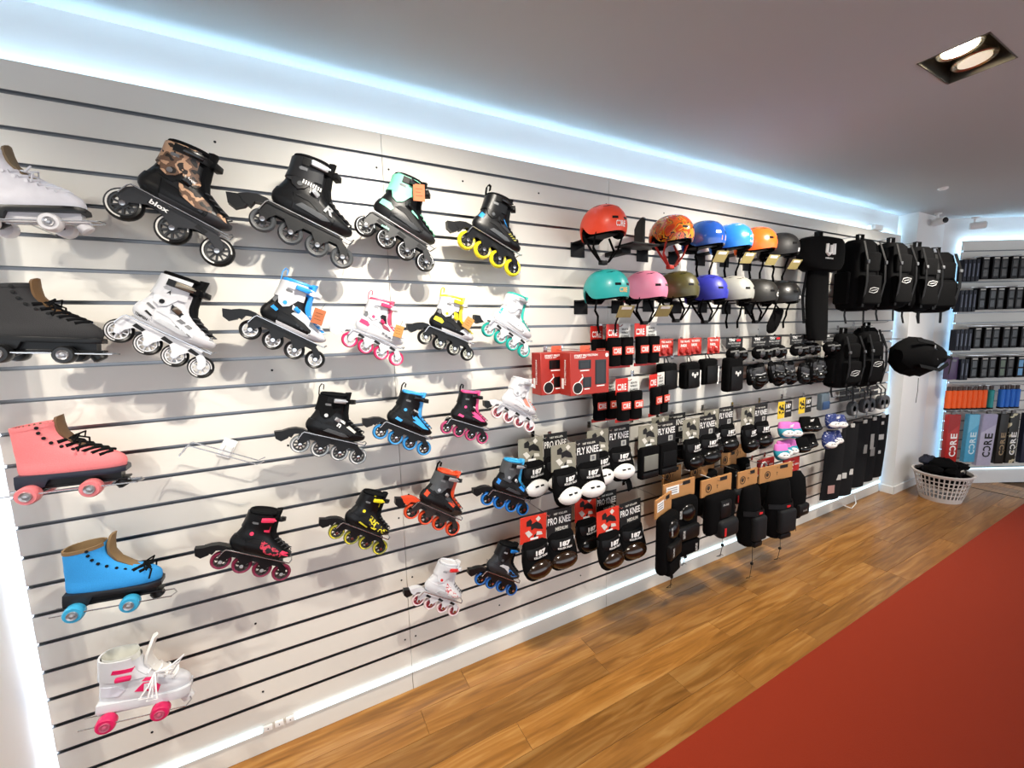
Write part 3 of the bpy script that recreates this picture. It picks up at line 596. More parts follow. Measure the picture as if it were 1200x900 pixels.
# ================================================================== QUAD ROLLER SKATES
KQ = [(.040,-.028,.194,.030),(.046,-.031,.200,.036),(.056,-.033,.203,.0385),(.066,-.034,.202,.040),(.077,-.034,.195,.0395),(.088,-.034,.180,.038),(.100,-.034,.156,.0365),(.114,-.035,.128,.035),(.130,-.036,.100,.034),(.150,-.036,.078,.035),(.172,-.037,.066,.037),(.200,-.038,.062,.040),(.215,-.039,.060,.041)]
def quad(label, pos, tilt, col, sole, wheelc, lacec, stopc, lining, s=1., wr=.0255, open_=False, y=-.155, eyelet=BLACK, hubc=M('#b5b5b8', .38, .85), rods=True):
    t = thing('roller_skate', label, 'roller skate', (pos[0], y, pos[1]), (0, radians(-tilt), 0), s, 'quad roller skates on the left of the wall')
    K = KQ
    bt = shell(K, .040, .200, n=32, nz=18, cap1=False, tilt=.16).build('boot', col, t)
    shell(K, .120, .199, n=32, nz=6, off=-.004, cap0=True, cap1=False, tilt=.16).build('lining', lining, t)
    collar(K, .190, .2010, radians(20), radians(340), .0010, .005, tilt=.16).build('collar_edge', lining if open_ else col, t)
    # tongue
    rg = []
    lean = .022 if open_ else .006
    for z, wd in ((.096,.018),(.116,.020),(.138,.022),(.165,.024),(.190,.025),(.204,.024),(.214 if not open_ else .222,.016)):
        xf = keyat(K, min(z, .2))[1]+(lean*(z-.1)/.12 if z > .1 else 0)
        rg.append([(xf-.004, -wd, z), (xf+.002, -wd*.5, z+.003), (xf+.002, wd*.5, z+.003), (xf-.004, wd, z), (xf-.012, wd*.8, z-.003), (xf-.012, -wd*.8, z-.003)])
    MB().loft(rg).build('tongue', lining, t, ang=60)
    # sole and heel
    sl = [(-.040,.046),(.030,.044),(.080,.046),(.140,.044),(.214,.050),(.216,.040),(.150,.034),(.060,.034),(.036,.030),(.034,.012),(-.032,.012)]
    def half(x):
        u = (x+.036)/.240; return .026+.014*max(0, u)-(.020*max(0, (u-.82)/.18)**2)
    mb = MB(); n = 24; xs = [-.032+.236*i/n for i in range(n+1)]; rg = []
    for x in xs:
        h = half(x)+.003; zt = .050 if x < .2 else .048; zb = .014 if x < .034 else .040-.006*min(1, (x-.034)/.02)
        if x >= .034: zb = .034
        rg.append([(x, -h, zb), (x, -h-.002, (zt+zb)/2), (x, -h, zt), (x, h, zt), (x, h+.002, (zt+zb)/2), (x, h, zb)])
    mb.loft(rg).build('sole', sole, t, ang=50)
    pl = MB().rbox(-.034, .205, -.022, .022, .006, .013, .002).box(.02,.19,-.018,.018,.013,.036).build('chassis', stopc if stopc is not None else BLACK, t)
    for x in (0, .130):
        tr = MB().tube([(x, -.050, 0), (x, .050, 0)], .0042, 8).tube([(x+(.02 if x == 0 else -.02), 0, .012), (x, 0, -.004)], [.016, .010], 10).build('truck', M('#33363a', .4, .6), t)
        for sy in (-1, 1):
            wm = _w.setdefault(('q', wr), (MB().lathe([(wr*.52, -.016), (wr*.86, -.0165), (wr, -.011), (wr, .011), (wr*.86, .0165), (wr*.52, .016)], 24).mesh('wheel'),
                 MB().lathe([(wr*.56, 0), (wr*.50, -.004), (wr*.28, -.0015), (wr*.22, -.006), (wr*.10, -.007)], 16).mesh('hub')))
            o = put(wm[0], 'wheel', wheelc, t, loc=(x, sy*.046, 0)); put(wm[1], 'hub', hubc, o, loc=(0, -.0165 if sy < 0 else .0165, 0), rot=(0, 0, 0 if sy < 0 else pi))
    MB().lathe([(.010, .02), (.012, .0), (.019, -.004), (.019, -.022), (.014, -.026)], 16, (0,0,0), 'z').build('toe_stop', stopc or BLACK, t, loc=(.182, 0, .006), rot=(0, radians(-32), 0))
    # laces and eyelets
    zz = [.092,.100,.108,.117,.128,.141,.156,.172,.187]
    for i, z in enumerate(zz):
        x = keyat(K, z)[1]-.020-.016*min(1, (z-.09)/.05)
        for sd in (-1, 1):
            yy = sside(K, x, z, .0008, sd)
            MB().lathe([(.0048, 0), (.0048, -.0016), (.0022, -.0018)], 8).build('eyelet', eyelet, t, loc=(x, yy, z), rot=(radians(-12*sd) if 0 else 0, 0, 0 if sd < 0 else pi))
    if lacec:
        lm = MB(); zl = zz[:2] if open_ else zz[:6]
        for i, z in enumerate(zl):
            z2 = zl[min(i+1, len(zl)-1)]; xa = keyat(K, z)[1]-.010; xb = keyat(K, z2)[1]-.010
            ya = abs(sside(K, xa-.012, z, .002)); yb = abs(sside(K, xb-.012, z2, .002))
            for sd in (-1, 1):
                lm.tube([(xa-.014, sd*ya, z), (xa+.010, sd*.012, z+.006), (xb+.010, -sd*.012, z2+.006), (xb-.014, -sd*yb, z2)], .0052, 6)
        x = keyat(K, zl[-1])[1]
        for sd in (-1, 1):
            lm.tube([(x, sd*.004, zl[-1]+.010), (x+.02, sd*.022, zl[-1]+.018), (x+.012, sd*.036, zl[-1]-.002), (x, sd*.012, zl[-1]+.006)], .0028, 6)
            lm.tube([(x, sd*.003, zl[-1]+.010), (x+.024, sd*.030, zl[-1]-.004), (x+.020, sd*.042, zl[-1]-.030)], .0026, 6)
        lm.build('laces', lacec, t)
    if rods:
        h = thing('wire_skate_holder', 'long wire holder under the '+label.split(' with')[0], 'display holder', (pos[0], y, pos[1]), (0, radians(-tilt), 0), s, 'wire skate holders on the slatted wall')
        a = MB()
        for yy in (-.056, -.010): a.tube([(-.052, yy, .0045), (.235, yy, .0045)], .0022)
        a.tube([(.235, -.056, .0045), (.246, -.033, .0045), (.235, -.010, .0045)], .0022)
        a.build('rods', HOLD, h)
        MB().tube([(.10, -.010, .0045), (.10, .05, .0045), (.10, -y/s-.002, .0045)], .0022).tube([(.07, -.010, .0045), (.07, .05, .0045), (.07, -y/s-.002, .0045)], .0022).build('arms', HOLD, h)
    return t
SUEDE = dict(rough=.9, bump=.4, scale=300, var=.10)
quad('white leather high roller skate with white wheels, top left corner', (-1.061, 2.010), 4, P('#dcdbe2', .45), K_, P('#e6e4e6', .3), P('#dfdfe6'), P('#d5d3d6'), M('#7c6a50', .7), s=.94, eyelet=P('#e4e4ea'))
quad('matte black roller skate with black laces and black wheels', (-1.078, 1.668), -4, M('#2a2a2c', .8, bump=.3, var=.12), K_, P('#151516', .3), KM, K_, M('#6e5234', .8), s=.97)
quad('coral pink suede roller skate with black laces and pink wheels', (-1.070, 1.272), -2, M('#e88083', **SUEDE), P('#1c2130'), P('#d9787c', .35), KM, K_, M('#6b5038', .8), s=1.0)
quad('bright blue suede roller skate opened up with loose laces', (-1.020, .895), -5.5, M('#2f95dc', **SUEDE), P('#15171c'), P('#3aa2cc', .3), KM, K_, M('#7c6444', .8), s=.97, open_=True)

# childrens roller skate: plastic boot, pink wheels
def kid_quad():
    K = KQ
    t = thing('roller_skate', 'white plastic childrens roller skate with magenta wheels and loose white laces', 'roller skate', (-.990, -.155, .512), (0, radians(9), 0), 1.0, 'quad roller skates on the left of the wall')
    PM = P('#d81e5e')
    shell(K, .040, .180, n=32, nz=16, cap1=False).build('boot', W_, t)
    shell(K, .12, .196, n=30, nz=5, off=-.005, cap1=False).build('lining', P('#dcdcd4', .8), t)
    collar(K, .120, .192, radians(55), radians(305), .004, .005).build('cuff', W_, t)
    rg = []
    for z, wd, dx in ((.10,.020,0),(.13,.024,.004),(.16,.026,.012),(.19,.028,.022),(.215,.027,.030),(.235,.018,.034)):
        xf = keyat(K, min(z, .2))[1]+dx; rg.append([(xf, -wd, z), (xf+.007, 0, z+.003), (xf, wd, z), (xf-.009, wd*.8, z-.003), (xf-.009, -wd*.8, z-.003)])
    MB().loft(rg).build('tongue', P('#e8e6e2', .7), t, ang=60)
    for pl in ([(.060,.078),(.095,.072),(.120,.062),(.125,.082),(.108,.098),(.080,.102)], [(.076,.108),(.100,.104),(.104,.112),(.084,.116)]): patch(K, pl, .002).build('print', PM, t)
    text('R', .03, .03, t, W_, lambda u, v: (.098+u, sside(K, .098+u, .084+v, .0032), .084+v))
    patch(K, [(.000,.150),(.050,.148),(.056,.160),(.004,.164)], .0048).build('buckle_base', PM, t)
    MB().rbox(.012, .052, -.052, -.040, .128, .142, .004).build('buckle', PM, t)
    patch(K, [(-.024,.070),(.020,.070),(.036,.090),(.010,.104),(-.026,.100)], .003).build('heel_panel', P('#d6d6e0', .3), t)
    mb = MB(); rg = []
    for i in range(21):
        x = -.032+.236*i/20; u = i/20; h = .030+.012*u-.020*max(0, (u-.82)/.18)**2
        rg.append([(x, -h, .022), (x, -h-.002, .036), (x, -h, .050), (x, h, .050), (x, h, .022)])
    mb.loft(rg).build('sole', W_, t, ang=50)
    MB().rbox(-.03,.20,-.02,.02,.006,.024,.003).build('chassis', P('#cfcfd4'), t)
    for x in (0, .132):
        MB().tube([(x,-.05,0),(x,.05,0)], .0045, 8).tube([(x,0,.016),(x,0,-.004)], [.016,.012], 10).build('truck', PM if x else P('#8a4a9a'), t)
        for sy in (-1, 1):
            o = put(_w[('q', .0255)][0], 'wheel', PM, t, loc=(x, sy*.046, 0)); put(_w[('q', .0255)][1], 'hub', P('#b8536f', .4), o, loc=(0, -.0165 if sy < 0 else .0165, 0), rot=(0, 0, 0 if sy < 0 else pi))
    MB().lathe([(.010,.02),(.012,0),(.018,-.004),(.018,-.022),(.013,-.026)], 16, (0,0,0), 'z').build('toe_stop', P('#dedee0'), t, loc=(.188,0,.012), rot=(0, radians(-30), 0))
    lm = MB()
    for i in range(4):
        x = .165-.022*i; z = .100+.012*i; lm.tube([(x-.01,-.034,z-.006),(x,-.012,z+.006),(x-.004,.012,z+.006),(x-.012,.034,z-.004)], .003, 6)
    for (a, b, c) in [((.135,-.060,.150),(.175,-.070,.175),(.150,-.045,.118)), ((.100,-.070,.110),(.082,-.082,.082),(.112,-.070,.070)), ((.120,-.072,.100),(.128,-.085,.074),(.100,-.075,.064)), ((.15,-.065,.160),(.185,-.075,.198),(.160,-.05,.14))]:
        lm.tube([(.108,-.036,.130), a, b, c, (.108,-.036,.126)], .0026, 6)
    lm.build('laces', P('#efeeee', .8), t)
    h = thing('wire_skate_holder', 'wire holder under the white childrens roller skate', 'display holder', (-.990, -.155, .512), (0, radians(9), 0), 1.0, 'wire skate holders on the slatted wall')
    a = MB()
    for yy in (-.056, -.008): a.tube([(-.062, yy, .004), (.20, yy, .004)], .0020)
    a.tube([(.20,-.056,.004),(.21,-.03,.004),(.20,-.008,.004)], .0020).build('rods', HOLD, h)
    MB().tube([(.09,-.008,.004),(.09,.153,.004)], .002).build('arms', HOLD, h)
kid_quad()
# the empty holder
eh = thing('wire_skate_holder', 'empty chrome wire holder with white plate between skates', 'display holder', (-.720, -.10, 1.345), (0, radians(27.5), 0), 1., 'wire skate holders on the slatted wall')
a = MB()
for yy in (-.028, .028): a.tube([(-.006, yy, -.040), (.0, yy, -.006), (.006, yy, 0), (.215, yy, 0), (.232, yy, .018)], .0022)
a.tube([(-.006,-.028,-.040),(-.010,0,-.044),(-.006,.028,-.040)], .0022); a.build('rods', HOLD, eh)
MB().tube([(.10,.028,0),(.10,.093,.004)], .0022).tube([(.125,.028,0),(.125,.093,.004)], .0022).build('arms', HOLD, eh)
MB().rbox(.085, .130, .093, .098, -.040, .030, .002).build('wall_plate', WHITEP, eh, rot=(0, 0, 0))

# ================================================================== HELMETS
HX, HY, HH = .134, .110, .118
def hpt(ph, t, off=0.):
    ct = max(cos(t), 0)**.82; st = math.copysign(abs(sin(t))**.95, t)
    k = 1.0 if t > 0 else 1+.05*sin(t)
    return ((HX+off)*ct*cos(ph)*k, (HY+off)*ct*sin(ph)*k, .055+(HH+off)*st)
def rim(ph):
    a = abs((ph+pi) % (2*pi)-pi)                      # 0 front, pi back
    ear = math.exp(-((a-radians(112))/radians(17))**2)
    return radians(-20)+radians(24)*ear*1.0-radians(6)*(a > radians(140))+radians(5)*math.exp(-(a/radians(40))**2)
_h = {}
def helmet_meshes():
    if _h: return _h
    n = 48; m = 12
    rings = []
    for i in range(m+1):
        u = i/m; rings.append([hpt(2*pi*k/n, rim(2*pi*k/n)+(radians(88.5)-rim(2*pi*k/n))*u) for k in range(n)])
    inner = [[hpt(2*pi*k/n, rim(2*pi*k/n)+(radians(80)-rim(2*pi*k/n))*u, -.010) for k in range(n)] for u in (0, .3, .6, .9)]
    _h['shell'] = MB().loft([inner[0]]+rings, False, True).mesh('shell')
    _h['liner'] = MB().loft([[hpt(2*pi*k/n, rim(2*pi*k/n)-radians(5), -.006) for k in range(n)], [hpt(2*pi*k/n, rim(2*pi*k/n)-radians(7), -.024) for k in range(n)]]+[[hpt(2*pi*k/n, rim(2*pi*k/n)+.2+u, -.026) for k in range(n)] for u in (0, .5, 1.0)], False, True).mesh('liner')
    def slot(p0, t0, dp, dt, sk=0):
        g = []
        for o in (.0008, -.003):
            g.append([hpt(p0+dp*a+sk*b, t0+dt*b, o) for a, b in ((-1,-1),(-.3,-1),(.3,-1),(1,-1),(1,1),(.3,1),(-.3,1),(-1,1))])
        return MB().loft(g, True, True).mesh('vent')
    R = radians
    _h['vents'] = [slot(R(p), R(t), R(dp), R(dt), R(sk)) for p, t, dp, dt, sk in [(-20,13,8,3.0,0),(16,13,8,3.0,0),(-32,52,9,2.4,9),(22,54,8,2.4,-8),(-78,60,9,2.4,9),(-150,24,8,3,0),(75,58,7,3,0),(150,55,8,3,0)]]
    st = MB()
    _h['strap'] = [MB().flat([(.045*1.0, sd*.096, .020), (.020, sd*.088, -.05), (.012, sd*.03, -.115)], (.014, 0, .004), .003).mesh('strap') if f else MB().flat([(-.05, sd*.094, .025), (-.005, sd*.086, -.05), (.008, sd*.03, -.112)], (.013, 0, .003), .003).mesh('strap') for sd in (-1, 1) for f in (0, 1)]
    _h['strap2'] = [MB().flat([(.03, sd*.094, .015), (.012, sd*.090, -.045), (.018, sd*.075, -.075), (.006, sd*.066, -.12), (.012, sd*.06, -.165)], (.013, 0, .003), .003).mesh('strap') for sd in (-1, 1)]
    _h['buckle'] = MB().rbox(-.014, .014, -.022, .022, -.128, -.106, .004).mesh('buckle')
    _h['card'] = MB().rbox(-.045, .045, -.0012, .0012, -.036, .036, .0008, 1).mesh('price_card')
    return _h
def helmet(label, x, z, mat, rz=-52, logo=None, straps=0, strapc=None, card=None, s=1.0, y=-.205, vent=None):
    H = helmet_meshes()
    t = thing('skate_helmet', label, 'helmet', (x, y, z), (0, 0, radians(rz)), s, 'helmets on the wall')
    sh = put(H['shell'], 'shell', mat, t)
    for v in H['vents']: put(v, 'vent', vent or BLKG, sh)
    put(H['liner'], 'liner', BLKF, t)
    sm = strapc or BLKF
    if straps == 0:
        for v in H['strap']: put(v, 'strap', sm, t)
        put(H['buckle'], 'buckle', strapc or BLACK, t)
    else:
        for v in H['strap2']: put(v, 'strap', sm, t)
    if logo:
        st, ph, tt, w_, h_, mt = logo
        if st == '#':
            g = [hpt(radians(ph)+a, radians(tt)+b, .0012) for a, b in ((-w_/2/HX,-h_/2/HH),(w_/2/HX,-h_/2/HH),(w_/2/HX,h_/2/HH),(-w_/2/HX,h_/2/HH))]
            MB().loft([g, [hpt(radians(ph)+a, radians(tt)+b, -.002) for a, b in ((-w_/2/HX,-h_/2/HH),(w_/2/HX,-h_/2/HH),(w_/2/HX,h_/2/HH),(-w_/2/HX,h_/2/HH))]]).build('sticker', mt, sh)
        else:
            text(st, w_, h_, sh, mt, lambda u, v: hpt(radians(ph)+u/HX, radians(tt)+v/HH, .0014), bold=.05)
    if card:
        c = put(H['card'], 'price_card', P('#a89a63', .6), t, loc=card, rot=(radians(35), 0, radians(-rz-10)))
        MB().box(-.03, .03, -.0018, -.0012, .014, .030).build('print', PRINTW, c)
    # wall arm that carries it
    h = thing('helmet_display_shelf', 'black shelf arm under the '+label.split(' with')[0], 'display holder', (x, 0, z-.004), (0, 0, 0), 1., 'helmet arms on the slatted wall')
    MB().rbox(-.045, .045, y-.06, -.004, .020, .026, .002).build('arm', BLACK, h)
    MB().rbox(-.045, .045, -.006, -.001, -.045, .030, .002).build('wall_plate', BLACK, h)
ART = blotch('helmet_art', [(0, '#d8401a'), (.40, '#e8641c'), (.47, '#3a1c10'), (.50, '#e89a2c'), (.56, '#e2551a'), (.63, '#f0b94a'), (.68, '#c8301a')], 9, .2, .6, 1.5)
def hm(h, r=.3, coat=.3): return M(h, r, var=.02, coat=coat)
helmet('orange red matte skate helmet with white logo, first of the top row', .985, 2.125, hm('#f04a2c', .4, .1), -86, ('CORE', -4, 0, .070, .026, PRINTW), 0, s=.92)
helmet('glossy orange skate helmet with painted artwork and red straps', 1.450, 2.128, ART, -86, None, 0, strapc=P('#a8281c', .7), s=.92)
helmet('glossy dark blue skate helmet with sticker, top row', 1.708, 2.125, hm('#1b4fa8', .15, .8), -86, ('#', 2, -2, .05, .022, P('#e0a080')), 1, card=(.10, .03, -.05), s=.92)
helmet('bright mid blue skate helmet with white sticker, top row', 1.950, 2.132, hm('#2a7fdc', .3, .4), -86, ('#', 2, 2, .034, .036, P('#e6e9ee')), 1, card=(.10, .03, -.05), vent=P('#dfe6ee'), s=.92)
helmet('vivid orange skate helmet, top row beside the black one', 2.188, 2.135, hm('#f2651c', .3, .4), -86, None, 1, card=(.10, .03, -.05), s=.92)
helmet('matte black skate helmet ending the top row', 2.432, 2.122, hm('#141415', .55, 0), -86, ('#', 2, -6, .026, .022, P('#d8d8d8')), 1, card=(.10, .03, -.05), s=.92)
helmet('teal skate helmet with orange logo, first of the lower row', 1.005, 1.828, hm('#2aa6a4', .38, .1), -86, ('CORE', -4, 0, .060, .022, P('#f0b26a')), 1, card=(.11, .03, -.055), s=.92)
helmet('baby pink skate helmet in the lower row', 1.265, 1.832, hm('#ef8fae', .45, 0), -86, None, 0, card=(.11, .03, -.055), s=.92)
helmet('olive green skate helmet in the lower row', 1.505, 1.842, hm('#4f4a22', .4, .2), -86, None, 0, s=.92)
helmet('royal navy skate helmet in the lower row', 1.745, 1.832, hm('#2a2f9e', .45, 0), -86, None, 0, s=.92)
helmet('pale grey skate helmet in the lower row', 1.985, 1.836, hm('#96968f', .4, .1), -86, None, 1, s=.92)
helmet('charcoal matte skate helmet with round white mark, lower row', 2.228, 1.828, hm('#1b1a17', .5, 0), -86, ('C', 2, 2, .026, .026, PRINTW), 0, s=.92)
helmet('satin black skate helmet with small white logo ending the lower row', 2.475, 1.828, hm('#151514', .35, .1), -86, ('CORE', 2, -4, .04, .016, PRINTW), 1, s=.92)
t = thing('helmet_stand', 'empty black curved helmet stand between the red and the artwork helmet', 'display holder', (1.20, -.19, 2.118))
MB().loft([[(x, -.02-.035*cos(x*22)+dy, z*1.0) for x, z in ((-.05,.0),(-.05,.09),(-.035,.125),(0,.14),(.035,.125),(.05,.09),(.05,0))] for dy in (0, .012)]).build('back_plate', BLACK, t, rot=(0, 0, radians(70)))
MB().rbox(-.075, .11, -.07, .06, -.008, .002, .003).build('shelf', BLACK, t); MB().rbox(-.03, .03, .05, .189, -.03, -.006, .003).build('arm', BLACK, t)
t = thing('knee_sleeve', 'limp black padded sleeve hanging below the last black helmet', 'pad', (2.46, -.20, 1.645))
MB().loft([[(.06*wd*cos(a)+sk, .022*wd*sin(a), z) for a in (2*pi*k/14 for k in range(14))] for z, wd, sk in ((0,.35,-.05),(.015,.75,-.045),(.05,1.,-.03),(.10,1.,.0),(.145,.9,.025),(.165,.5,.035))]).build('sleeve', BLKF, t)
MB().flat([(.03,0,.16),(.02,.02,.19),(0,.05,.21)], (.02,0,0)).build('strap', BLKF, t)

# ================================================================== HOOKS AND CARDED PACKS
HK = {}
def hook(x, z, ln, label='slim chrome display hook', y0=0.):
    k = round(ln, 2)
    if k not in HK: HK[k] = (MB().tube([(0,-.002,0),(0,-ln,0),(0,-ln-.008,.008)], .0026).mesh('prong'), MB().rbox(-.012,.012,-.004,-.0005,-.020,.016,.001,1).mesh('wall_plate'))
    t = thing('display_hook', label, 'hook', (x, y0, z), group='chrome display hooks'); put(HK[k][0], 'prong', CHROME, t); put(HK[k][1], 'wall_plate', CHROME, t)
    return t
def fn_card(x0, z0, y): return lambda u, v: (x0+u, y, z0+v)
GREYC = P('#8a8778', .6); SKIN = P('#d9d6cc', .6)
def figure(parent, cx, cz, k, y, dark, light):
    """flat printed skater: a few silhouettes"""
    for pl, m in (([(-.030,.026),(-.014,.034),(-.006,.022),(-.012,.006),(-.030,.008)], dark), ([(-.012,.012),(.012,.020),(.032,.006),(.040,-.014),(.020,-.010),(.004,-.004),(-.010,-.010)], dark), ([(.008,.030),(.020,.040),(.030,.028),(.018,.018)], light), ([(-.036,-.014),(-.020,-.008),(-.004,-.026),(-.020,-.036)], light), ([(.014,-.018),(.034,-.022),(.038,-.034),(.012,-.032)], light), ([(.002,-.030),(.012,-.024),(.010,-.040),(.0,-.040)], dark)):
        MB().prism([(cx+x*k, cz+z*k) for x, z in pl], y-.0006, y).build('print', m, parent)
def pad_mesh(k='pad'):
    if k not in _h:
        rg = []
        for z, wd, d0, d1 in ((.0,.060,.004,.030),(-.012,.070,.000,.040),(-.055,.076,-.002,.048),(-.085,.080,.0,.058),(-.115,.080,.002,.074),(-.145,.074,.004,.080),(-.170,.060,.010,.070),(-.186,.040,.018,.052)):
            rg.append([(wd*math.copysign(abs(cos(a))**.7, cos(a)), -(d0+(d1-d0)*(.5+.5*math.copysign(abs(sin(a))**.8, sin(a)))), z) for a in (2*pi*i/20 for i in range(20))])
        _h['pad'] = MB().loft(rg).mesh('pad')
        M3 = Matrix.Rotation(radians(62), 3, 'X')
        _h['cap'] = MB().ell((0, -.056, -.128), (.074, .044, .036), 20, 7, 0.02, M3).mesh('cap')
        _h['slot'] = MB().rbox(-.010, .010, -.003, .003, -.004, .004, .001, 1).mesh('cap_slot')
        _h['band'] = MB().loft([[(x, -(.006+.047*(1-(abs(x)/.084)**3))-o, z) for x in [-.076+.152*i/12 for i in range(13)]]+[(x, -(.006+.047*(1-(abs(x)/.084)**3))-o+.006, z) for x in [.076-.152*i/12 for i in range(13)]] for z, o in ((-.075, .009), (-.072, .0105), (-.030, .002), (-.027, .0))]).mesh('band')
    return _h[k]
CAPW = P('#e8e6e2', .25); CAPB = M('#0c0b0a', .22, spec=.4); CAPB_SHEEN = M('#241509', .14, coat=.5); CAPG = P('#77716c', .3)  # the brown one: floor's reflection on black caps put into the base colour
def bandy(x): return -(.006+.047*(1-(abs(x)/.084)**3))-.0075
def pad(parent, x, z, y, cap, s=1., rz=0., rx=0., body=BLKF, words=True, name='pad'):
    o = put(pad_mesh('pad'), name, body, parent, loc=(x, y, z), rot=(rx, 0, rz), scale=s)
    c = put(pad_mesh('cap'), 'cap', cap, o)
    if cap in (CAPW,):
        for dx, dz in ((-.02, -.118), (.012, -.128)): put(pad_mesh('slot'), 'cap_slot', BLACK, o, loc=(dx, -.0865, -.1105), rot=(radians(-28), 0, 0))
    put(pad_mesh('band'), 'band', BLACK, o)
    if words:
        text('187', .058, .026, o, PRINTW, lambda u, v: (u, bandy(u)-.0065, -.043+v), bold=.06)
        text('KILLER PADS', .078, .010, o, PRINTW, lambda u, v: (u, bandy(u)-.009, -.063+v), bold=.03)
        MB().box(.070,.073,-.034,-.026,-.062,-.036).build('band_tick', PRINTW, o)
    return o
def knee_pack(label, x, z, y, title, left, cap, pads=True, hang=False, s=1.0, dz=0, wl=.145, lt=0., gask=False, cat='knee pads'):
    """hung pair of pads: x is the middle, z the card top"""
    t = thing('knee_pad_pack', label, cat, (x, y, z), (0, 0, 0), s, 'carded knee pads')
    cL = MB().rbox(-wl, -.002, -.002, 0, -.130, .0, .0007, 1).build('card_front', left, t, 'printed picture card', rot=(0, radians(lt), 0))
    figure(cL, -wl/2, -.058, 1.3, -.0021, PRINTB, SKIN if left is GREYC else P('#d9d4cc'))
    MB().box(-wl*.62, -wl*.32, -.0028, -.002, -.118, -.108).build('print', PRINTW, cL)
    cR = MB().rbox(.002, wl, -.002, 0, -.128, .004, .0007, 1).build('card_back', PRINTB, t, 'black lettered card', rot=(0, radians(lt), 0))
    text('187 KILLER', wl*.55, .010, cR, SKIN, fn_card(wl*.55, -.018, -.0024))
    text(title, wl*.92, .036, cR, PRINTW, fn_card(wl*.5, -.052, -.0024), bold=.02)
    if not title.startswith('PRO'):
        MB().box(wl*.60, wl*.84, -.0027, -.002, -.112, -.082).build('print', P('#b9b8b2'), cR); MB().box(wl*.66, wl*.78, -.0032, -.0026, -.106, -.088).build('print', GREYM, cR)
    else:
        text('MEDIUM', wl*.5, .018, cR, SKIN, fn_card(wl*.6, -.096, -.0024))
    if gask:
        for sx, mm in ((-1, P('#6f6f68', .8)), (1, BLKF)):
            g = MB().rbox(sx*wl/2-wl*.47, sx*wl/2+wl*.47, -.026, .014, -.300, -.120, .010).build('gasket', BLKF, t)
            MB().rbox(sx*wl/2-wl*.36, sx*wl/2+wl*.36, -.031, -.024, -.250, -.165, .003).build('gasket_patch', mm if sx < 0 else KM, g)
            MB().rbox(sx*wl/2-wl*.40, sx*wl/2+wl*.40, -.029, -.024, -.290, -.262, .003).build('strap', BLACK, g)
    elif pads:
        pad(t, -wl/2, -.118+dz, .02, cap, 1.0, radians(8)); pad(t, wl/2+.006, -.112+dz, .02, cap, 1.0, radians(-4))
        if hang: MB().flat([(wl*.7, -.03, -.28), (wl*.78, -.04, -.32), (wl*.9, -.03, -.36)], (.03, 0, .01), .006).build('loose_strap', BLKF, t)
    hook(x, z-.012, max(.05, -y+.02), 'chrome hook holding the '+' '.join(label.split()[:11]))
    return t
REDCARD = P('#d6341f', .5)
knee_pack('pair of white capped knee pads on grey picture card, hung in front at left', .795, 1.158, -.235, 'FLY KNEE', GREYC, CAPW)
knee_pack('white capped knee pads on grey card half hidden behind the front pair', .690, 1.175, -.105, 'PRO KNEE', GREYC, CAPW)
knee_pack('white capped knee pads with a dangling strap on grey card', 1.062, 1.178, -.165, 'FLY KNEE', GREYC, CAPW, hang=True)
knee_pack('long black knee gaskets with grey patch on grey card', 1.385, 1.168, -.20, 'FLY KNEE', GREYC, CAPB, gask=True)
knee_pack('all black knee pads on grey card behind the long gaskets', 1.60, 1.170, -.09, 'FLY KNEE', GREYC, CAPB)
knee_pack('all black knee pads on grey card next to the long gaskets', 1.735, 1.160, -.20, 'FLY KNEE', GREYC, CAPB)
knee_pack('all black knee pads with dark strap on grey card, third from the gaskets', 2.02, 1.172, -.125, 'FLY KNEE', GREYC, CAPB)
knee_pack('all black knee pads on grey card beside the yellow carded pads', 2.335, 1.160, -.165, 'FLY KNEE', GREYC, CAPB)
knee_pack('black knee pads on red picture card at the lower left of the row', .622, .838, -.235, 'PRO KNEE', REDCARD, CAPB_SHEEN, lt=2)
knee_pack('black knee pads on red card hung behind the front red cards', 1.02, .800, -.115, 'PRO KNEE', REDCARD, CAPB)
knee_pack('black knee pads with painted brown sheen on red card beside the kraft cards', 1.075, .772, -.235, 'PRO KNEE', REDCARD, CAPB_SHEEN, s=1.06, lt=-2)

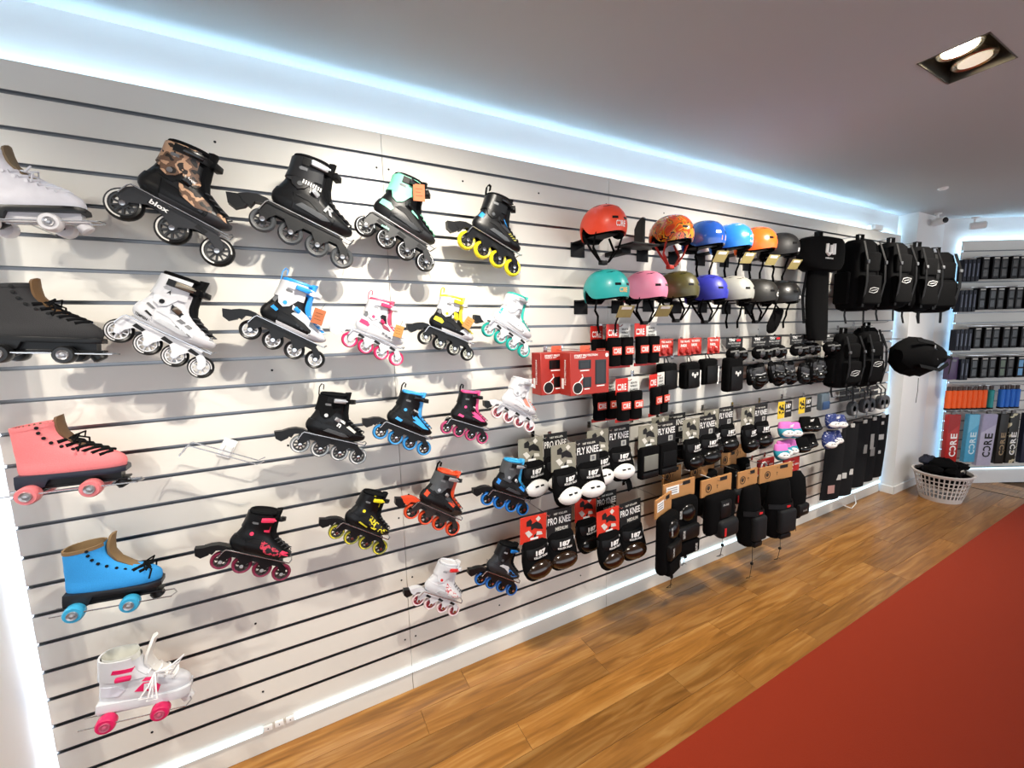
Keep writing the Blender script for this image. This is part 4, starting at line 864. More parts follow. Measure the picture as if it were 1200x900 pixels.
# red gift boxes and red carded wrist guards
BOXR = M('#a5291d', .45, var=.04)
for i, (x, y, lab) in enumerate([(.875, -.205, 'red window box of skate protection, standing in front'), (.775, -.105, 'red window box of skate protection, tucked behind the front one')]):
    t = thing('protection_box', lab, 'box', (x, y, 1.385), (0, 0, 0), 1., 'red protection boxes')
    MB().rbox(-.118, .118, -.040, .045, 0, .205, .002, 1).build('carton', BOXR, t)
    MB().rbox(-.03, .03, -.003, .003, .200, .235, .002, 1).build('hang_tab', P('#d65a3c'), t)
    for x0, x1, z0, z1 in ((-.070, .004, .125, .168), (-.045, .006, .035, .085), (.030, .098, .045, .165)):
        wv = MB().box(x0, x1, -.0412, -.0398, z0, z1).build('window', BLKG, t)
        MB().rbox(x0+.006, x1-.006, -.0400, -.0405, z0+.005, z1-.010, .002).build('pad', BLKF, wv)
        MB().box(x0+.01, x1-.01, -.0410, -.0400, z0-.010, z0-.005).build('print', PRINTW, t)
    text('STREET PROTECTION', .14, .010, t, PRINTW, fn_card(-.025, .190, -.0407)); text('TRIPLE SET', .07, .006, t, PRINTW, fn_card(-.06, .180, -.0407))
    MB().lathe([(.010, 0), (.010, -.0008), (.001, -.0009)], 16, (.103, -.0400, .186)).build('print_dot', PRINTW, t)
    MB().lathe([(.026, 0), (.026, -.0008), (.001, -.0009)], 20, (-.075, -.0400, .035)).build('print_dot', PRINTB, t)
    MB().tube([(-.075+.028*cos(a), -.0412, .035+.028*sin(a)) for a in (2*pi*k/20 for k in range(20))], .0018, 5, True).build('print_ring', PRINTW, t)
    MB().tube([(-.070, -.0412, .062), (-.045, -.0412, .085), (-.050, -.0412, .100)], .003, 5).build('print_ring', PRINTW, t)
    sd = text('PROTECTION', .12, .012, t, PRINTW, lambda u, v: (-.1187, v, .11+u)); MB().box(-.1192, -.1178, .012, .030, .03, .08).build('print', PRINTW, t)
    hook(x, 1.60, -y+.03, 'chrome hook through the '+lab.split(',')[0]+(' in front' if i == 0 else ' behind'))
def wrist_pack(label, x, z, y, n=2, rz=0):
    t = thing('wrist_guard_pack', label, 'wrist guards', (x, y, z), (0, 0, rz), 1., 'red carded wrist guards')
    c = MB().rbox(-.085, .0, -.002, 0, -.085, 0, .0008, 1).build('red_card', REDC, t); text('CORE', .062, .034, c, PRINTW, fn_card(-.043, -.045, -.0026))
    c2 = MB().rbox(.002, .080, -.002, 0, -.082, .004, .0008, 1).build('white_card', P('#d9d8d2'), t)
    for k, (tx, ww) in enumerate((('SKATE', .045), ('WRIST', .050), ('GUARDS', .058))): text(tx, ww, .011, c2, PRINTB, fn_card(.041, -.028-.018*k, -.0026))
    for k, cx in enumerate((-.045, .042)):
        b = MB().loft([[(cx+wd*math.copysign(abs(cos(a))**.6, cos(a)), -.016+.022*sin(a), zz) for a in (2*pi*i/16 for i in range(16))] for zz, wd in ((-.070,.036),(-.080,.042),(-.130,.040),(-.150,.036),(-.205,.040),(-.218,.034))]).build('wrist_guard', BLKF, t)
        l = MB().rbox(cx-.030, cx+.030, -.042, -.037, -.160, -.118, .002).build('red_patch', P('#d84a38'), b); text('CORE', .048, .026, l, PRINTW, fn_card(cx, -.139, -.0426))
    MB().rbox(-.085, .080, -.004, .002, -.232, -.214, .001, 1).build('card_foot', REDC, t)
    hook(x, z-.012, -y+.02, 'chrome hook for the '+' '.join(label.split()[3:]))
wrist_pack('red carded black wrist guards above the red boxes, left of two', 1.140, 1.722, -.150)
wrist_pack('red carded black wrist guards behind, upper left', 1.100, 1.715, -.07)
wrist_pack('red carded black wrist guards above the red boxes, right of two', 1.335, 1.724, -.150)
wrist_pack('red carded black wrist guards right of the red boxes, front left', 1.160, 1.440, -.20)
wrist_pack('red carded black wrist guards right of the red boxes, hidden at left', 1.085, 1.432, -.10)
wrist_pack('red carded black wrist guards right of the red boxes, front right', 1.385, 1.446, -.19, rz=.25)

# small red cards with black pouches below
def emblem(parent, cx, cz, k, y, m):
    for pl in ([(-.010,.004),(.010,.004),(.007,-.014),(0,-.020),(-.007,-.014)], [(-.012,.012),(-.022,.012),(-.026,0),(-.018,-.008),(-.012,0)], [(.012,.012),(.022,.012),(.026,0),(.018,-.008),(.012,0)]): MB().prism([(cx+x*k, cz+z*k) for x, z in pl], y-.0008, y).build('emblem', m, parent)
for i, x in enumerate((1.55, 1.66, 1.80, 1.92)):
    t = thing('carded_pack', ('leftmost', 'second', 'third', 'rightmost')[i]+' small red printed card of wheel sets under the navy helmet', 'card pack', (x, -.14 if i % 2 else -.10, 1.632), group='small red cards')
    c = MB().rbox(-.058, .058, -.003, 0, -.100, 0, .001, 1).build('card', P('#b5342a', .5), t)
    text('TSG SKATE', .08, .012, c, PRINTW, fn_card(0, -.018, -.0034)); text('PADS', .05, .016, c, PRINTW, fn_card(-.01, -.042, -.0034))
    for dx in (-.025, .028): MB().lathe([(.022, 0), (.022, -.006), (.016, -.012), (.006, -.013)], 16, (dx, -.002, -.073)).build('wheel', P('#a32018', .3), c)
    hook(x, 1.622, .16, 'chrome hook of the '+('leftmost', 'second', 'third', 'rightmost')[i]+' small red card')
def pouch(label, x, z, y, w=.13, h=.16, em=True, white=False):
    t = thing('protection_pouch', label, 'pouch', (x, y, z), group='black protection pouches')
    MB().rbox(-w/2, w/2, -.06, 0, -h, 0, .018, 3).build('pouch', BLKF, t); MB().rbox(-w*.40, w*.40, -.072, -.055, -h*.95, -h*.25, .010, 2).build('front_pad', BLACK, t)
    MB().tube([(-.02,-.03,-.004),(-.01,-.02,.03),(.01,-.02,.03),(.02,-.03,-.004)], .003).build('loop', BLACK, t)
    if em: emblem(t, 0, -h*.45, 1.1, -.0722, P('#d8d8d4'))
    if white: MB().flat([(w*.42,-.064,-.05),(w*.36,-.070,-.10),(w*.44,-.062,-h)], (.014,0,.003), .003).build('white_strap', PRINTW, t)
    hook(x, z+.032, -y+.02, 'chrome hook for the '+' '.join(label.split()[:11]))
pouch('black pouch at the left end under the small red cards', 1.56, 1.49, -.07, em=False)
pouch('black pouch with pale emblem and white strap below the red cards', 1.72, 1.488, -.10, white=True)
pouch('black pouch with white side straps, third below the red cards', 1.90, 1.50, -.09, em=False, white=True)
pouch('large black wrist pouch with pale emblem, lowest under the red cards', 2.10, 1.50, -.12, .15, .22)

# black packs of protection under the lower helmets
def protection_pack(label, x, z, y, red=False, rows=2):
    t = thing('protection_pack', label, 'protection set', (x, y, z), group='black protection sets')
    c = MB().rbox(-.085, .085, -.002, 0, -.070, 0, .0008, 1).build('card', PRINTB, t)
    text('TSG', .06, .018, c, PRINTW, fn_card(-.03, -.016, -.0026)); text('PROTECTION SET', .13, .010, c, P('#b5b5b2'), fn_card(0, -.038, -.0026)); text('ALL AGES', .09, .008, c, P('#8f8f8c'), fn_card(.01, -.054, -.0026))
    if red: MB().box(.02, .06, -.0032, -.0024, -.026, -.012).build('print', RED, c)
    for k, (dx, dz, rr) in enumerate(((-.045, -.105, .046), (.040, -.110, .050))[:rows]):
        b = MB().ell((dx, -.020, dz), (rr, .034, rr*.95), 16, 8).build('pad', BLKF, t)
        MB().ell((dx+.004, -.040, dz-.004), (rr*.62, .022, rr*.6), 14, 6).build('cap', CAPB if k else P('#3d3d3f', .3), b)
        MB().flat([(dx-rr*.9, -.036, dz+.016), (dx, -.060, dz+.022), (dx+rr*.9, -.036, dz+.018)], (0, .004, .010), .003).build('strap', P('#5f5f5e', .6), b)
    hook(x, z-.010, -y+.02, 'chrome hook for the '+' '.join(label.split()[:11]))
words = ['first', 'second', 'third', 'fourth', 'fifth', 'sixth']
for i, x in enumerate((2.14, 2.36, 2.58, 2.80, 3.02, 3.24)):
    protection_pack(words[i]+' black protection set of the upper row right of the red cards', x, 1.625, -.13-.03*(i % 2), i % 2 == 0)
random.seed(21)
for i, x in enumerate((2.36, 2.56, 2.76, 2.96, 3.16)):
    t = thing('protection_set', words[i]+' bundle of black pads hanging in the lower row under the protection sets', 'protection set', (x, -.11-.03*(i % 2), 1.45), group='bundles of black pads')
    for k in range(4):
        sc_ = random.uniform(.62, .80)
        o = put(pad_mesh('pad'), 'pad', BLKF if k != 1 else P('#1b1c1e', .8, spec=.2), t, loc=(-.045+.032*k+random.uniform(-.012, .012), -.012*(k % 3), random.uniform(-.05, .0)), rot=(random.uniform(-.1, .2), random.uniform(-.25, .25), random.uniform(-.5, .5)), scale=(sc_*.8, sc_, sc_*1.1))
        put(pad_mesh('cap'), 'cap', CAPB, o); put(pad_mesh('band'), 'band', P('#2c2d30', .5), o)
        MB().flat([(-.07,-.05,-.08),(0,-.066-.004*k,-.086),(.07,-.05,-.082)], (0,.004,.012), .003).build('strap', P(('#77787a', '#4a4b4e', '#8c8d8f', '#3a3b3e')[(i+k) % 4], .6), o)
    hook(x, 1.455, .18, 'chrome hook of the '+words[i]+' bundle of black pads')
# yellow carded coloured pads
YC = P('#e3c12a', .5)
def colour_set(label, x, z, y, top, low, cap, card=True, pat=None):
    t = thing('kids_pad_set', label, 'pad set', (x, y, z), group='junior pad sets')
    if card:
        c = MB().rbox(-.085, -.005, -.002, 0, -.115, .004, .0008, 1).build('yellow_card', YC, t); figure(c, -.045, -.05, .9, -.0021, PRINTB, PRINTB)
        c = MB().rbox(0, .085, -.002, 0, -.115, 0, .0008, 1).build('black_card', PRINTB, t); text('187', .06, .03, c, PRINTW, fn_card(.042, -.035, -.0026)); text('JUNIOR', .06, .014, c, PRINTW, fn_card(.042, -.070, -.0026))
    for k, (dx, dz, sc_) in enumerate(((-.012, -.140, .82), (.060, -.150, .78), (-.02, -.275, .84), (-.085, -.285, .8), (.062, -.28, .78))):
        o = put(pad_mesh('pad'), 'pad', top, t, loc=(dx, -.02*(k % 2), dz), rot=(0, 0, radians(-18)), scale=(sc_*.85, sc_, sc_*.72))
        if low is not top:
            put(_h.setdefault('lower', MB().loft([[(p[0]*1.02, p[1]*1.02+.0005, p[2]) for p in [(wd*math.copysign(abs(cos(a))**.7, cos(a)), -(d0+(d1-d0)*(.5+.5*math.copysign(abs(sin(a))**.8, sin(a)))), z_) for a in (2*pi*i/20 for i in range(20))]] for z_, wd, d0, d1 in ((-.070,.079,-.001,.053),(-.085,.081,0,.059),(-.115,.081,.002,.075),(-.145,.075,.004,.081),(-.172,.061,.010,.071),(-.189,.041,.018,.053))]).mesh('lower_panel')), 'lower_panel', low, o)
        put(_h['cap'], 'cap', cap, o)
        for ddx, ddz in ((-.02, -.112), (.012, -.135)): put(_h['slot'], 'cap_slot', BLACK, o, loc=(ddx, -.0865, -.1105), rot=(radians(-28), 0, 0))
    text('187', .05, .018, t, PRINTW, lambda u, v: (-.012+u, -.062, -.160+v), bold=.06)
    hook(x, z-.012, -y+.02, 'chrome hook for the '+' '.join(label.split()[:11]))
colour_set('pink and teal junior pads with white caps on yellow card', 2.655, 1.160, -.185, P('#dd6fc0', .7), P('#1d8aa0', .7), CAPW)
colour_set('black junior pads on yellow card beside the pink and teal set', 2.945, 1.160, -.17, BLKF, BLKF, CAPB)
STARS = blotch('starcloth', [(0, '#e6e6ea'), (.36, '#1c2f6e'), (.6, '#1c2f6e'), (.68, '#e6e6ea')], 70, .8)
colour_set('navy junior pads with white star pattern and white caps', 3.25, 1.150, -.20, STARS, STARS, CAPW, card=False)
t = thing('clear_pad_bag', 'clear bag with small pads hanging above the star patterned pads', 'bag', (3.20, -.15, 1.17))
MB().rbox(-.06, .06, -.04, 0, -.13, 0, .012, 2).build('bag', P('#56646e', .2), t); MB().rbox(-.05, .05, -.048, -.03, -.125, -.06, .010, 2).build('pad', P('#27466e', .6), t)

# kraft headed packs hanging low
def kraft_pack(label, x, z, y, w, body, cardw=None, stick=False, cord=0., rz=0., double=True):
    t = thing('pad_set_pack', label, 'pad set', (x, y, z), (0, 0, rz), 1., 'kraft headed pad sets')
    cw = cardw or w
    c = MB().rbox(-cw/2, cw/2, -.010, .0, -.105, 0, .001, 1).build('kraft_header', KRAFT, t)
    MB().box(cw*.10, cw*.34, -.0110, -.0098, -.030, -.008).build('hang_slot', PRINTB, c)
    if stick:
        s_ = MB().box(-cw*.42, -cw*.02, -.0112, -.0100, -.070, -.020).build('price_label', PRINTW, c)
        for k in range(3): MB().box(-cw*.38, -cw*.08, -.0118, -.0111, -.034-.013*k, -.030-.013*k).build('print', GREYM, s_)
    else:
        MB().tube([(-cw*.27+.024*cos(a), -.0112, -.055+.024*sin(a)) for a in (2*pi*k/18 for k in range(18))], .0022, 5, True).build('print_ring', P('#3a2a18', .7), c)
        MB().lathe([(.014, 0), (.012, -.001), (.001, -.0012)], 14, (-cw*.27, -.010, -.055)).build('print_dot', P('#3a2a18', .7), c)
        text('T', .016, .022, c, P('#5a4426'), fn_card(cw*.02, -.060, -.0106))
    if body == 'knee':          # long sleeve with cap
        MB().loft([[(wd*w*cos(a), -.03+dd*sin(a), zz) for a in (2*pi*i/20 for i in range(20))] for zz, wd, dd in ((-.098,.36,.012),(-.12,.40,.035),(-.20,.42,.05),(-.28,.46,.062),(-.40,.46,.070),(-.47,.36,.055),(-.49,.2,.03))]).build('sleeve', BLKF, t)
        cp_ = MB().rbox(-w*.30, w*.30, -.118, -.07, -.43, -.27, .020, 3).build('knee_cap', M('#1b1c1e', .7, bump=.5, spec=.2), t)
        MB().flat([(-w*.46,-.05,-.255),(-w*.2,-.098,-.25),(w*.2,-.098,-.25),(w*.46,-.05,-.255)], (0,.004,.030), .004).build('strap', BLACK, t)
        MB().box(-.012, .020, -.103, -.098, -.258, -.246).build('woven_label', RED, t); MB().rbox(-w*.2, w*.2, -.10, -.06, -.475, -.44, .008).build('lower_strap', BLACK, t)
    elif body == 'set':         # round cap above, square pad and a wrist guard beside
        MB().rbox(-w*.5, w*.5, -.062, .0, -.42, -.09, .030, 3).build('backing', BLKF, t)
        MB().ell((-.02+w*.15, -.055, -.175), (.062, .035, .055), 18, 8).build('elbow_cap', CAPB, t)
        MB().rbox(-w*.35, w*.42, -.085, -.04, -.33, -.245, .014, 2).build('wrist_guard', BLACK, t)
        MB().rbox(-w*.30, w*.46, -.080, -.03, -.425, -.34, .014, 2).build('knee_pad', BLKF, t)
        for k, (tx, tz) in enumerate(((-.32, -.16), (-.18, -.285), (.28, -.385))): text('FOX', .018, .050, t, P('#c9c9c6'), lambda u, v, tx=tx, tz=tz: (w*tx+u, -.0865, tz+v))
    else:                       # two straps and a curved cap
        MB().rbox(-w*.48, w*.48, -.062, 0, -.34, -.09, .030, 3).build('backing', BLKF, t)
        MB().rbox(-w*.15, w*.25, -.075, -.03, -.24, -.125, .016, 2).build('elbow_pad', BLACK, t)
        b = MB().rbox(-w*.20, w*.46, -.095, -.02, -.36, -.245, .030, 3).build('knee_pad', M('#161719', .6, spec=.25), t)
        MB().box(-w*.12, -w*.06, -.0965, -.094, -.335, -.285).build('red_tab', RED, b)
        text('FUSE', .05, .012, t, P('#b5b5b2'), lambda u, v: (u, -.0765, -.150+v)); MB().flat([(w*.3,-.055,-.14),(w*.42,-.06,-.2),(w*.4,-.05,-.26)], (.018,0,.006), .004).build('strap', BLACK, t)
    if cord:
        zb = {'knee': -.48, 'set': -.42, 'strap': -.35}[body]
        MB().tube([(0, -.06, zb), (.004, -.062, zb-cord*.6), (-.006, -.06, zb-cord), (-.03, -.07, zb-cord-.02), (-.034, -.05, zb-cord-.03), (.0, -.06, zb-cord-.022), (.014, -.06, zb-cord-.03)], .0016, 5).build('draw_cord', BLACK, t)
        MB().rbox(-.006, .010, -.068, -.054, zb-cord*.7, zb-cord*.7+.016, .003).build('cord_lock', BLACK, t)
    hook(x, z-.02, -y+.02, 'chrome hook for the '+' '.join(label.split()[:11]))
kraft_pack('kraft carded black pads with white price label, tilted, nearest the red cards', 1.325, .795, -.30, .19, 'set', .19, True, .05, .30)
kraft_pack('kraft carded black pads with price label, second from the red cards', 1.525, .820, -.235, .23, 'set', .26, True, .04)
kraft_pack('kraft carded black pads with round stamp and red tab, third of the row', 1.815, .797, -.265, .26, 'strap', .28, False, .10)
kraft_pack('kraft carded long black knee sleeve with square cap, fourth of the row', 2.105, .790, -.275, .20, 'knee', .20, False, .19)
kraft_pack('wide kraft carded black knee sleeve, last of the kraft row', 2.40, .775, -.285, .25, 'knee', .32, False, .13, -.10)
for i, (x, z, y) in enumerate([(1.62, .85, -.10), (1.86, .835, -.11), (1.98, .855, -.07), (2.20, .85, -.08), (2.36, .865, -.05)]):
    kraft_pack(('first', 'second', 'third', 'fourth', 'fifth')[i]+' kraft carded pad set hanging behind the front kraft row', x, z, y, .13, 'strap', .16)
for i, (x, y) in enumerate([(2.60, -.10), (2.76, -.19)]):
    t = thing('pad_set_pack', ('red headed black knee pads hidden behind', 'red headed black knee pads with white ring mark, right of the kraft row')[i], 'pad set', (x, y, .735), group='red headed pad sets')
    c = MB().rbox(-.10, .10, -.010, 0, -.105, 0, .001, 1).build('red_header', P('#b3221f', .5), t)
    MB().tube([(-.03+.034*cos(a), -.012, -.055+.034*sin(a)) for a in (2*pi*k/20 for k in range(16))], .006, 6).build('print_ring', PRINTW, c); text('R', .03, .045, c, PRINTW, fn_card(.0, -.060, -.0125)); text('KIDS', .05, .012, c, PRINTW, fn_card(.06, -.05, -.0112))
    MB().loft([[(wd*cos(a), -.03+dd*sin(a), zz) for a in (2*pi*i_/20 for i_ in range(20))] for zz, wd, dd in ((-.10,.08,.02),(-.14,.10,.06),(-.26,.105,.075),(-.36,.10,.07),(-.43,.08,.05),(-.45,.03,.02))]).build('pads', BLKF, t)
    MB().rbox(-.06, .07, -.118, -.07, -.40, -.31, .02, 2).build('knee_cap', BLACK, t); text('FUSE', .05, .014, t, P('#8d8d8a'), lambda u, v: (u, -.1188, -.355+v))
    MB().tube([(0,-.06,-.44),(.004,-.06,-.50),(.012,-.06,-.54)], .0018, 5).build('draw_cord', BLACK, t)
    hook(x, .715, -y+.02, 'chrome hook for the '+('hidden' if i == 0 else 'front')+' red headed knee pads')

# ================================================================== BAGS
def clip_hook(x, z, ln, lab):
    t = thing('display_hook', lab, 'hook', (x, 0, z), group='chrome display hooks')
    MB().tube([(0,-.002,0),(0,-ln,.004),(0,-ln-.02,.012)], .003).build('prong', CHROME, t); MB().rbox(-.014,.014,-.005,-.0005,-.02,.016,.001,1).build('wall_plate', CHROME, t)
def backpack(label, x, y, z, w, h, d, logo=0, rz=0., lumps=2, rx=0., s=1.):
    t = thing('skate_backpack', label, 'backpack', (x, y, z), (rx, 0, rz), s, 'black bags on the wall')
    rg = []
    for zz, a, b in ((0,.30,.30),(-.03,.42,.42),(-.10,.48,.48),(-.5*h,.50,.52),(-.85*h,.50,.55),(-.96*h,.44,.48),(-h,.30,.30)):
        rg.append([(w*a*math.copysign(abs(cos(q))**.6, cos(q)), -d*.5+d*b*math.copysign(abs(sin(q))**.6, sin(q)), zz) for q in (2*pi*i/22 for i in range(22))])
    b = MB().loft(rg).build('bag_body', BLKF, t)
    MB().rbox(-w*.38, w*.38, -d*1.18, -d*.7, -h*.92, -h*.50, .022, 3).build('front_pocket', BLKF, t)
    MB().rbox(-w*.32, w*.32, -d*1.10, -d*.7, -h*.46, -h*.18, .020, 3).build('top_pocket', BLKF, t)
    for sx in (-1, 1):
        MB().rbox(sx*w*.50-.022, sx*w*.50+.022, -d*.75, -d*.15, -h*.9, -h*.45, .014, 2).build('side_pocket', BLKF, t)
        MB().flat([(sx*w*.30,-d*.98,-.02),(sx*w*.34,-d*1.20,-h*.30),(sx*w*.34,-d*1.24,-h*.6),(sx*w*.30,-d*1.1,-h*.95)], (.022,0,0), .004).build('strap', BLACK, t)
        MB().rbox(sx*w*.34-.012, sx*w*.34+.012, -d*1.27, -d*1.19, -h*.36, -h*.31, .003, 1).build('buckle', P('#55575a', .3), t)
        MB().flat([(sx*w*.36,-d*.5,-h*.96),(sx*w*.37,-d*.5,-h*1.06),(sx*w*.34,-d*.55,-h*1.18)], (.02,0,0), .003).build('loose_strap', BLACK, t)
    MB().flat([(-.03,-d*.5,-.02),(-.03,-d*.5,.045),(.03,-d*.5,.045),(.03,-d*.5,-.02)], (0,.024,0), .004).build('handle', BLACK, t)
    if logo:
        cz = -h*(.58 if logo == 1 else .72); cy = -d*1.19; pts = [(-.055,-.012),(-.040,.012),(.0,.020),(.055,.014),(.040,-.010),(.0,-.020)]
        MB().tube([(px, cy, cz+pz) for px, pz in pts], .0028, 5, True).build('logo', P('#c9c9c9', .4), t); MB().tube([(-.030, cy, cz-.003), (.034, cy, cz+.004)], .0026, 5).build('logo', P('#c9c9c9', .4), t)
    return t
t = thing('shoulder_bag', 'black shoulder bag with white logo on its rounded top and a long hanging flap', 'bag', (2.95, -.12, 2.285))
MB().loft([[(wd*math.copysign(abs(cos(q))**.6, cos(q)), -.085+.075*math.copysign(abs(sin(q))**.7, sin(q)), zz) for q in (2*pi*i/24 for i in range(24))] for zz, wd in ((0,.19),(-.015,.225),(-.08,.245),(-.16,.24),(-.20,.20),(-.215,.15))]).build('bag_body', BLKF, t)
MB().loft([[(sk+wd*math.copysign(abs(cos(q))**.6, cos(q)), -.075+.035*math.copysign(abs(sin(q))**.7, sin(q)), zz) for q in (2*pi*i/20 for i in range(20))] for zz, wd, sk in ((-.19,.10,0),(-.30,.112,.0),(-.45,.118,.01),(-.60,.115,.03),(-.69,.105,.045),(-.705,.08,.05))]).build('flap', BLKF, t)
MB().flat([(-.02,-.06,-.01),(-.02,-.06,.055),(.03,-.06,.055),(.03,-.06,-.01)], (0,.03,0), .005).build('handle', BLACK, t)
lg = MB()
MB().tube([(-.085,-.163,-.050),(-.089,-.163,-.105),(-.060,-.163,-.120),(-.034,-.163,-.105),(-.034,-.163,-.055)], .011, 6).build('logo', PRINTW, t)
MB().tube([(.000,-.163,-.045),(.002,-.163,-.116)], .012, 6).build('logo', PRINTW, t); text('LUMINOUS', .10, .010, t, PRINTW, fn_card(-.045, -.142, -.1615))
MB().flat([(-.11,-.06,-.2),(-.13,-.05,-.4),(-.11,-.06,-.58)], (.03,0,0), .004).build('side_strap', BLACK, t)
clip_hook(2.99, 2.327, .12, 'chrome hook of the shoulder bag')
for a in [('black backpack with a large outlined oval logo near its foot, left of the upper bags', 3.45, -.14, 2.31, .31, .52, .17, 2, -.12),
          ('black backpack with outlined oval logo at chest height, second upper bag', 3.78, -.20, 2.30, .28, .50, .18, 1, -.15),
          ('black backpack with faint oval logo, third upper bag', 4.08, -.26, 2.28, .27, .50, .18, 1, -.2),
          ('black backpack at the right end of the upper bags', 4.37, -.30, 2.25, .26, .48, .18, 0, -.5),
          ('black sling bag hanging left in the lower row of bags', 3.42, -.10, 1.62, .27, .42, .15, 2, -.1),
          ('black backpack in the middle of the lower bags with oval logo', 3.71, -.12, 1.63, .25, .44, .16, 1, -.15),
          ('black backpack in the lower row next to the crumpled bag', 3.98, -.04, 1.66, .24, .44, .12, 0, -.2)]:
    backpack(*a)
for i, (x, z) in enumerate([(3.45, 2.335), (3.78, 2.325), (4.08, 2.31), (4.37, 2.28), (3.42, 1.645), (3.71, 1.655), (3.98, 1.685)]):
    clip_hook(x, z+.012, (.14, .2, .26, .30, .14, .16, .16)[i]+.06, 'chrome hook of the '+('first', 'second', 'third', 'fourth')[i % 4]+(' upper' if i < 4 else ' lower')+' backpack')
    t = None
t = thing('crumpled_bag', 'crumpled black harness bag sticking out at the end of the lower bags', 'bag', (4.03, -.345, 1.20))
random.seed(3)
rg = []
for k in range(9):
    u = k/8; r0 = sin(pi*min(1, .035+.92*u))**.55
    rg.append([(-.20+.44*u, -.02-.10*u+.13*r0*cos(q)*(1+random.uniform(-.16, .16)), .23-.03*u+.20*r0*sin(q)*(1+random.uniform(-.14, .14))*(1-.45*u)) for q in (2*pi*i/16 for i in range(16))])
MB().loft(rg).build('bag_body', BLKF, t, ang=25)
for p in ([(-.15,-.12,.36),(0,-.17,.33),(.18,-.19,.22),(.30,-.20,.20)], [(-.15,-.15,.16),(.05,-.20,.12),(.22,-.20,.16)]): MB().flat(p, (0,.01,.026), .004).build('strap', KM, t)
MB().flat([(.22,-.16,.22),(.32,-.19,.21),(.31,-.19,.13),(.29,-.19,.07)], (.02,0,.006), .003).build('loose_strap', BLACK, t)
MB().tube([(.0,-.1,.05),(.01,-.1,-.05),(-.005,-.1,-.15)], .002, 5).build('cord', BLACK, t)
for p in ((-.05,-.165,.25), (.03,-.185,.20), (.0,-.175,.30)): MB().rbox(p[0]-.008, p[0]+.008, p[1]-.008, p[1], p[2]-.014, p[2]+.014, .003, 1).build('buckle', P('#8c8e92', .3), t)
clip_hook(4.02, 1.56, .36, 'chrome hook of the crumpled bag')

# tape rolls, grip tape sheets
for i, x in enumerate((3.86, 4.02, 4.18, 4.32, 4.46)):
    t = thing('tape_roll', ('first', 'second', 'third', 'fourth', 'fifth')[i]+' grey roll on a black strap under the lower bags', 'roll', (x, -.09-.02*(i % 2), .965+.012*(i % 2)), group='rolls under the bags')
    MB().lathe([(.026, -.018), (.060, -.020), (.064, -.012), (.064, .012), (.060, .020), (.026, .018), (.026, -.018)], 22).build('roll', P('#4a4e52', .3), t)
    MB().box(-.02, .022, -.0225, -.0195, -.05, -.022).build('label', P('#c9c6c0'), t)
    MB().flat([(0,0,.06),(0,.0,.12),(0,.04,.16)], (.022,0,0), .003).build('strap', BLACK, t)
for i in range(2):
    t = thing('carded_pack', ('upper', 'lower')[i]+' flat row of packed straps above the grey rolls', 'card pack', (4.12, -.03, 1.10-.05*i), group='strap cards')
    for k in range(4): MB().rbox(-.36+.18*k, -.20+.18*k, -.008, 0, -.018, .018, .003, 1).build('strap_card', P('#2e3032', .5), t); 
GRIP = M('#1a1b1d', .95, var=.35, scale=900, bump=.5, spec=.15)
def sheet(label, x, y, z, w, h, curl, rz, prints=()):
    t = thing('grip_tape_sheet', label, 'grip tape', (x, y, z), (0, 0, rz), 1., 'grip tape sheets')
    n = 10; m = 6; g = []
    f = lambda u, v: (w*u, -curl*(1-(2*u)**2)+.02*v*v, -h*v)
    A = [[f(-.5+i/n, j/m) for i in range(n+1)] for j in range(m+1)]
    mb = MB(); rings = [r+[(p[0], p[1]+.003, p[2]) for p in reversed(r)] for r in A]
    mb.loft(rings).build('sheet', GRIP, t)
    for (u, v, a, b, c) in prints:
        q = f(u, v); MB().rbox(q[0]-a/2, q[0]+a/2, q[1]-.0025, q[1]-.0008, q[2]-b/2, q[2]+b/2, .0006, 1).build('print', c, t)
    MB().rbox(-.02, .02, -.008-curl, -curl+.001, -.02, .012, .002, 1).build('hang_tab', P('#b9b9b4', .4), t)
    hook(x, z-.002, -y+.02, 'chrome hook of the '+' '.join(label.split()[:10]))
LG = P('#c9c9c4', .6)
sheet('black grip tape sheet with pale round print, nearest of the hanging sheets', 3.46, -.16, .850, .20, .60, .02, -.25, [(-.1, .84, .07, .07, P('#b08a84')), (.25, .68, .05, .045, LG)])
sheet('black grip tape sheet with two white stamps, second of the hanging sheets', 3.72, -.14, .852, .20, .63, .02, -.25, [(-.15, .70, .05, .05, LG), (.22, .66, .04, .05, LG)])
sheet('black grip tape sheet with small diamond print, third of the hanging sheets', 3.96, -.13, .855, .20, .61, .02, -.25, [(.2, .42, .04, .08, P('#8e8e8a'))])
sheet('black grip tape sheet with long white motif, fourth of the hanging sheets', 4.16, -.12, .855, .20, .60, .02, -.25, [(0, .36, .04, .14, P('#a9a9a4')), (.1, .52, .05, .08, P('#8e8e8a'))])
sheet('black grip tape sheet with dotted white marks, last before the wall edge', 4.36, -.11, .855, .20, .60, .02, -.25, [(0, .12, .03, .03, LG), (0, .34, .06, .05, LG), (0, .58, .03, .03, LG)])
t = thing('led_cable', 'thin white cable looping beside the light strip at the far end', 'cable', (4.05, -.02, .03))
MB().tube([(-.15,0,.07),(-.10,-.03,.02),(0,-.05,-.022),(.10,-.04,.0),(.14,-.01,.06),(.10,0,.085)], .004, 6).build('cable', WHITEP, t)

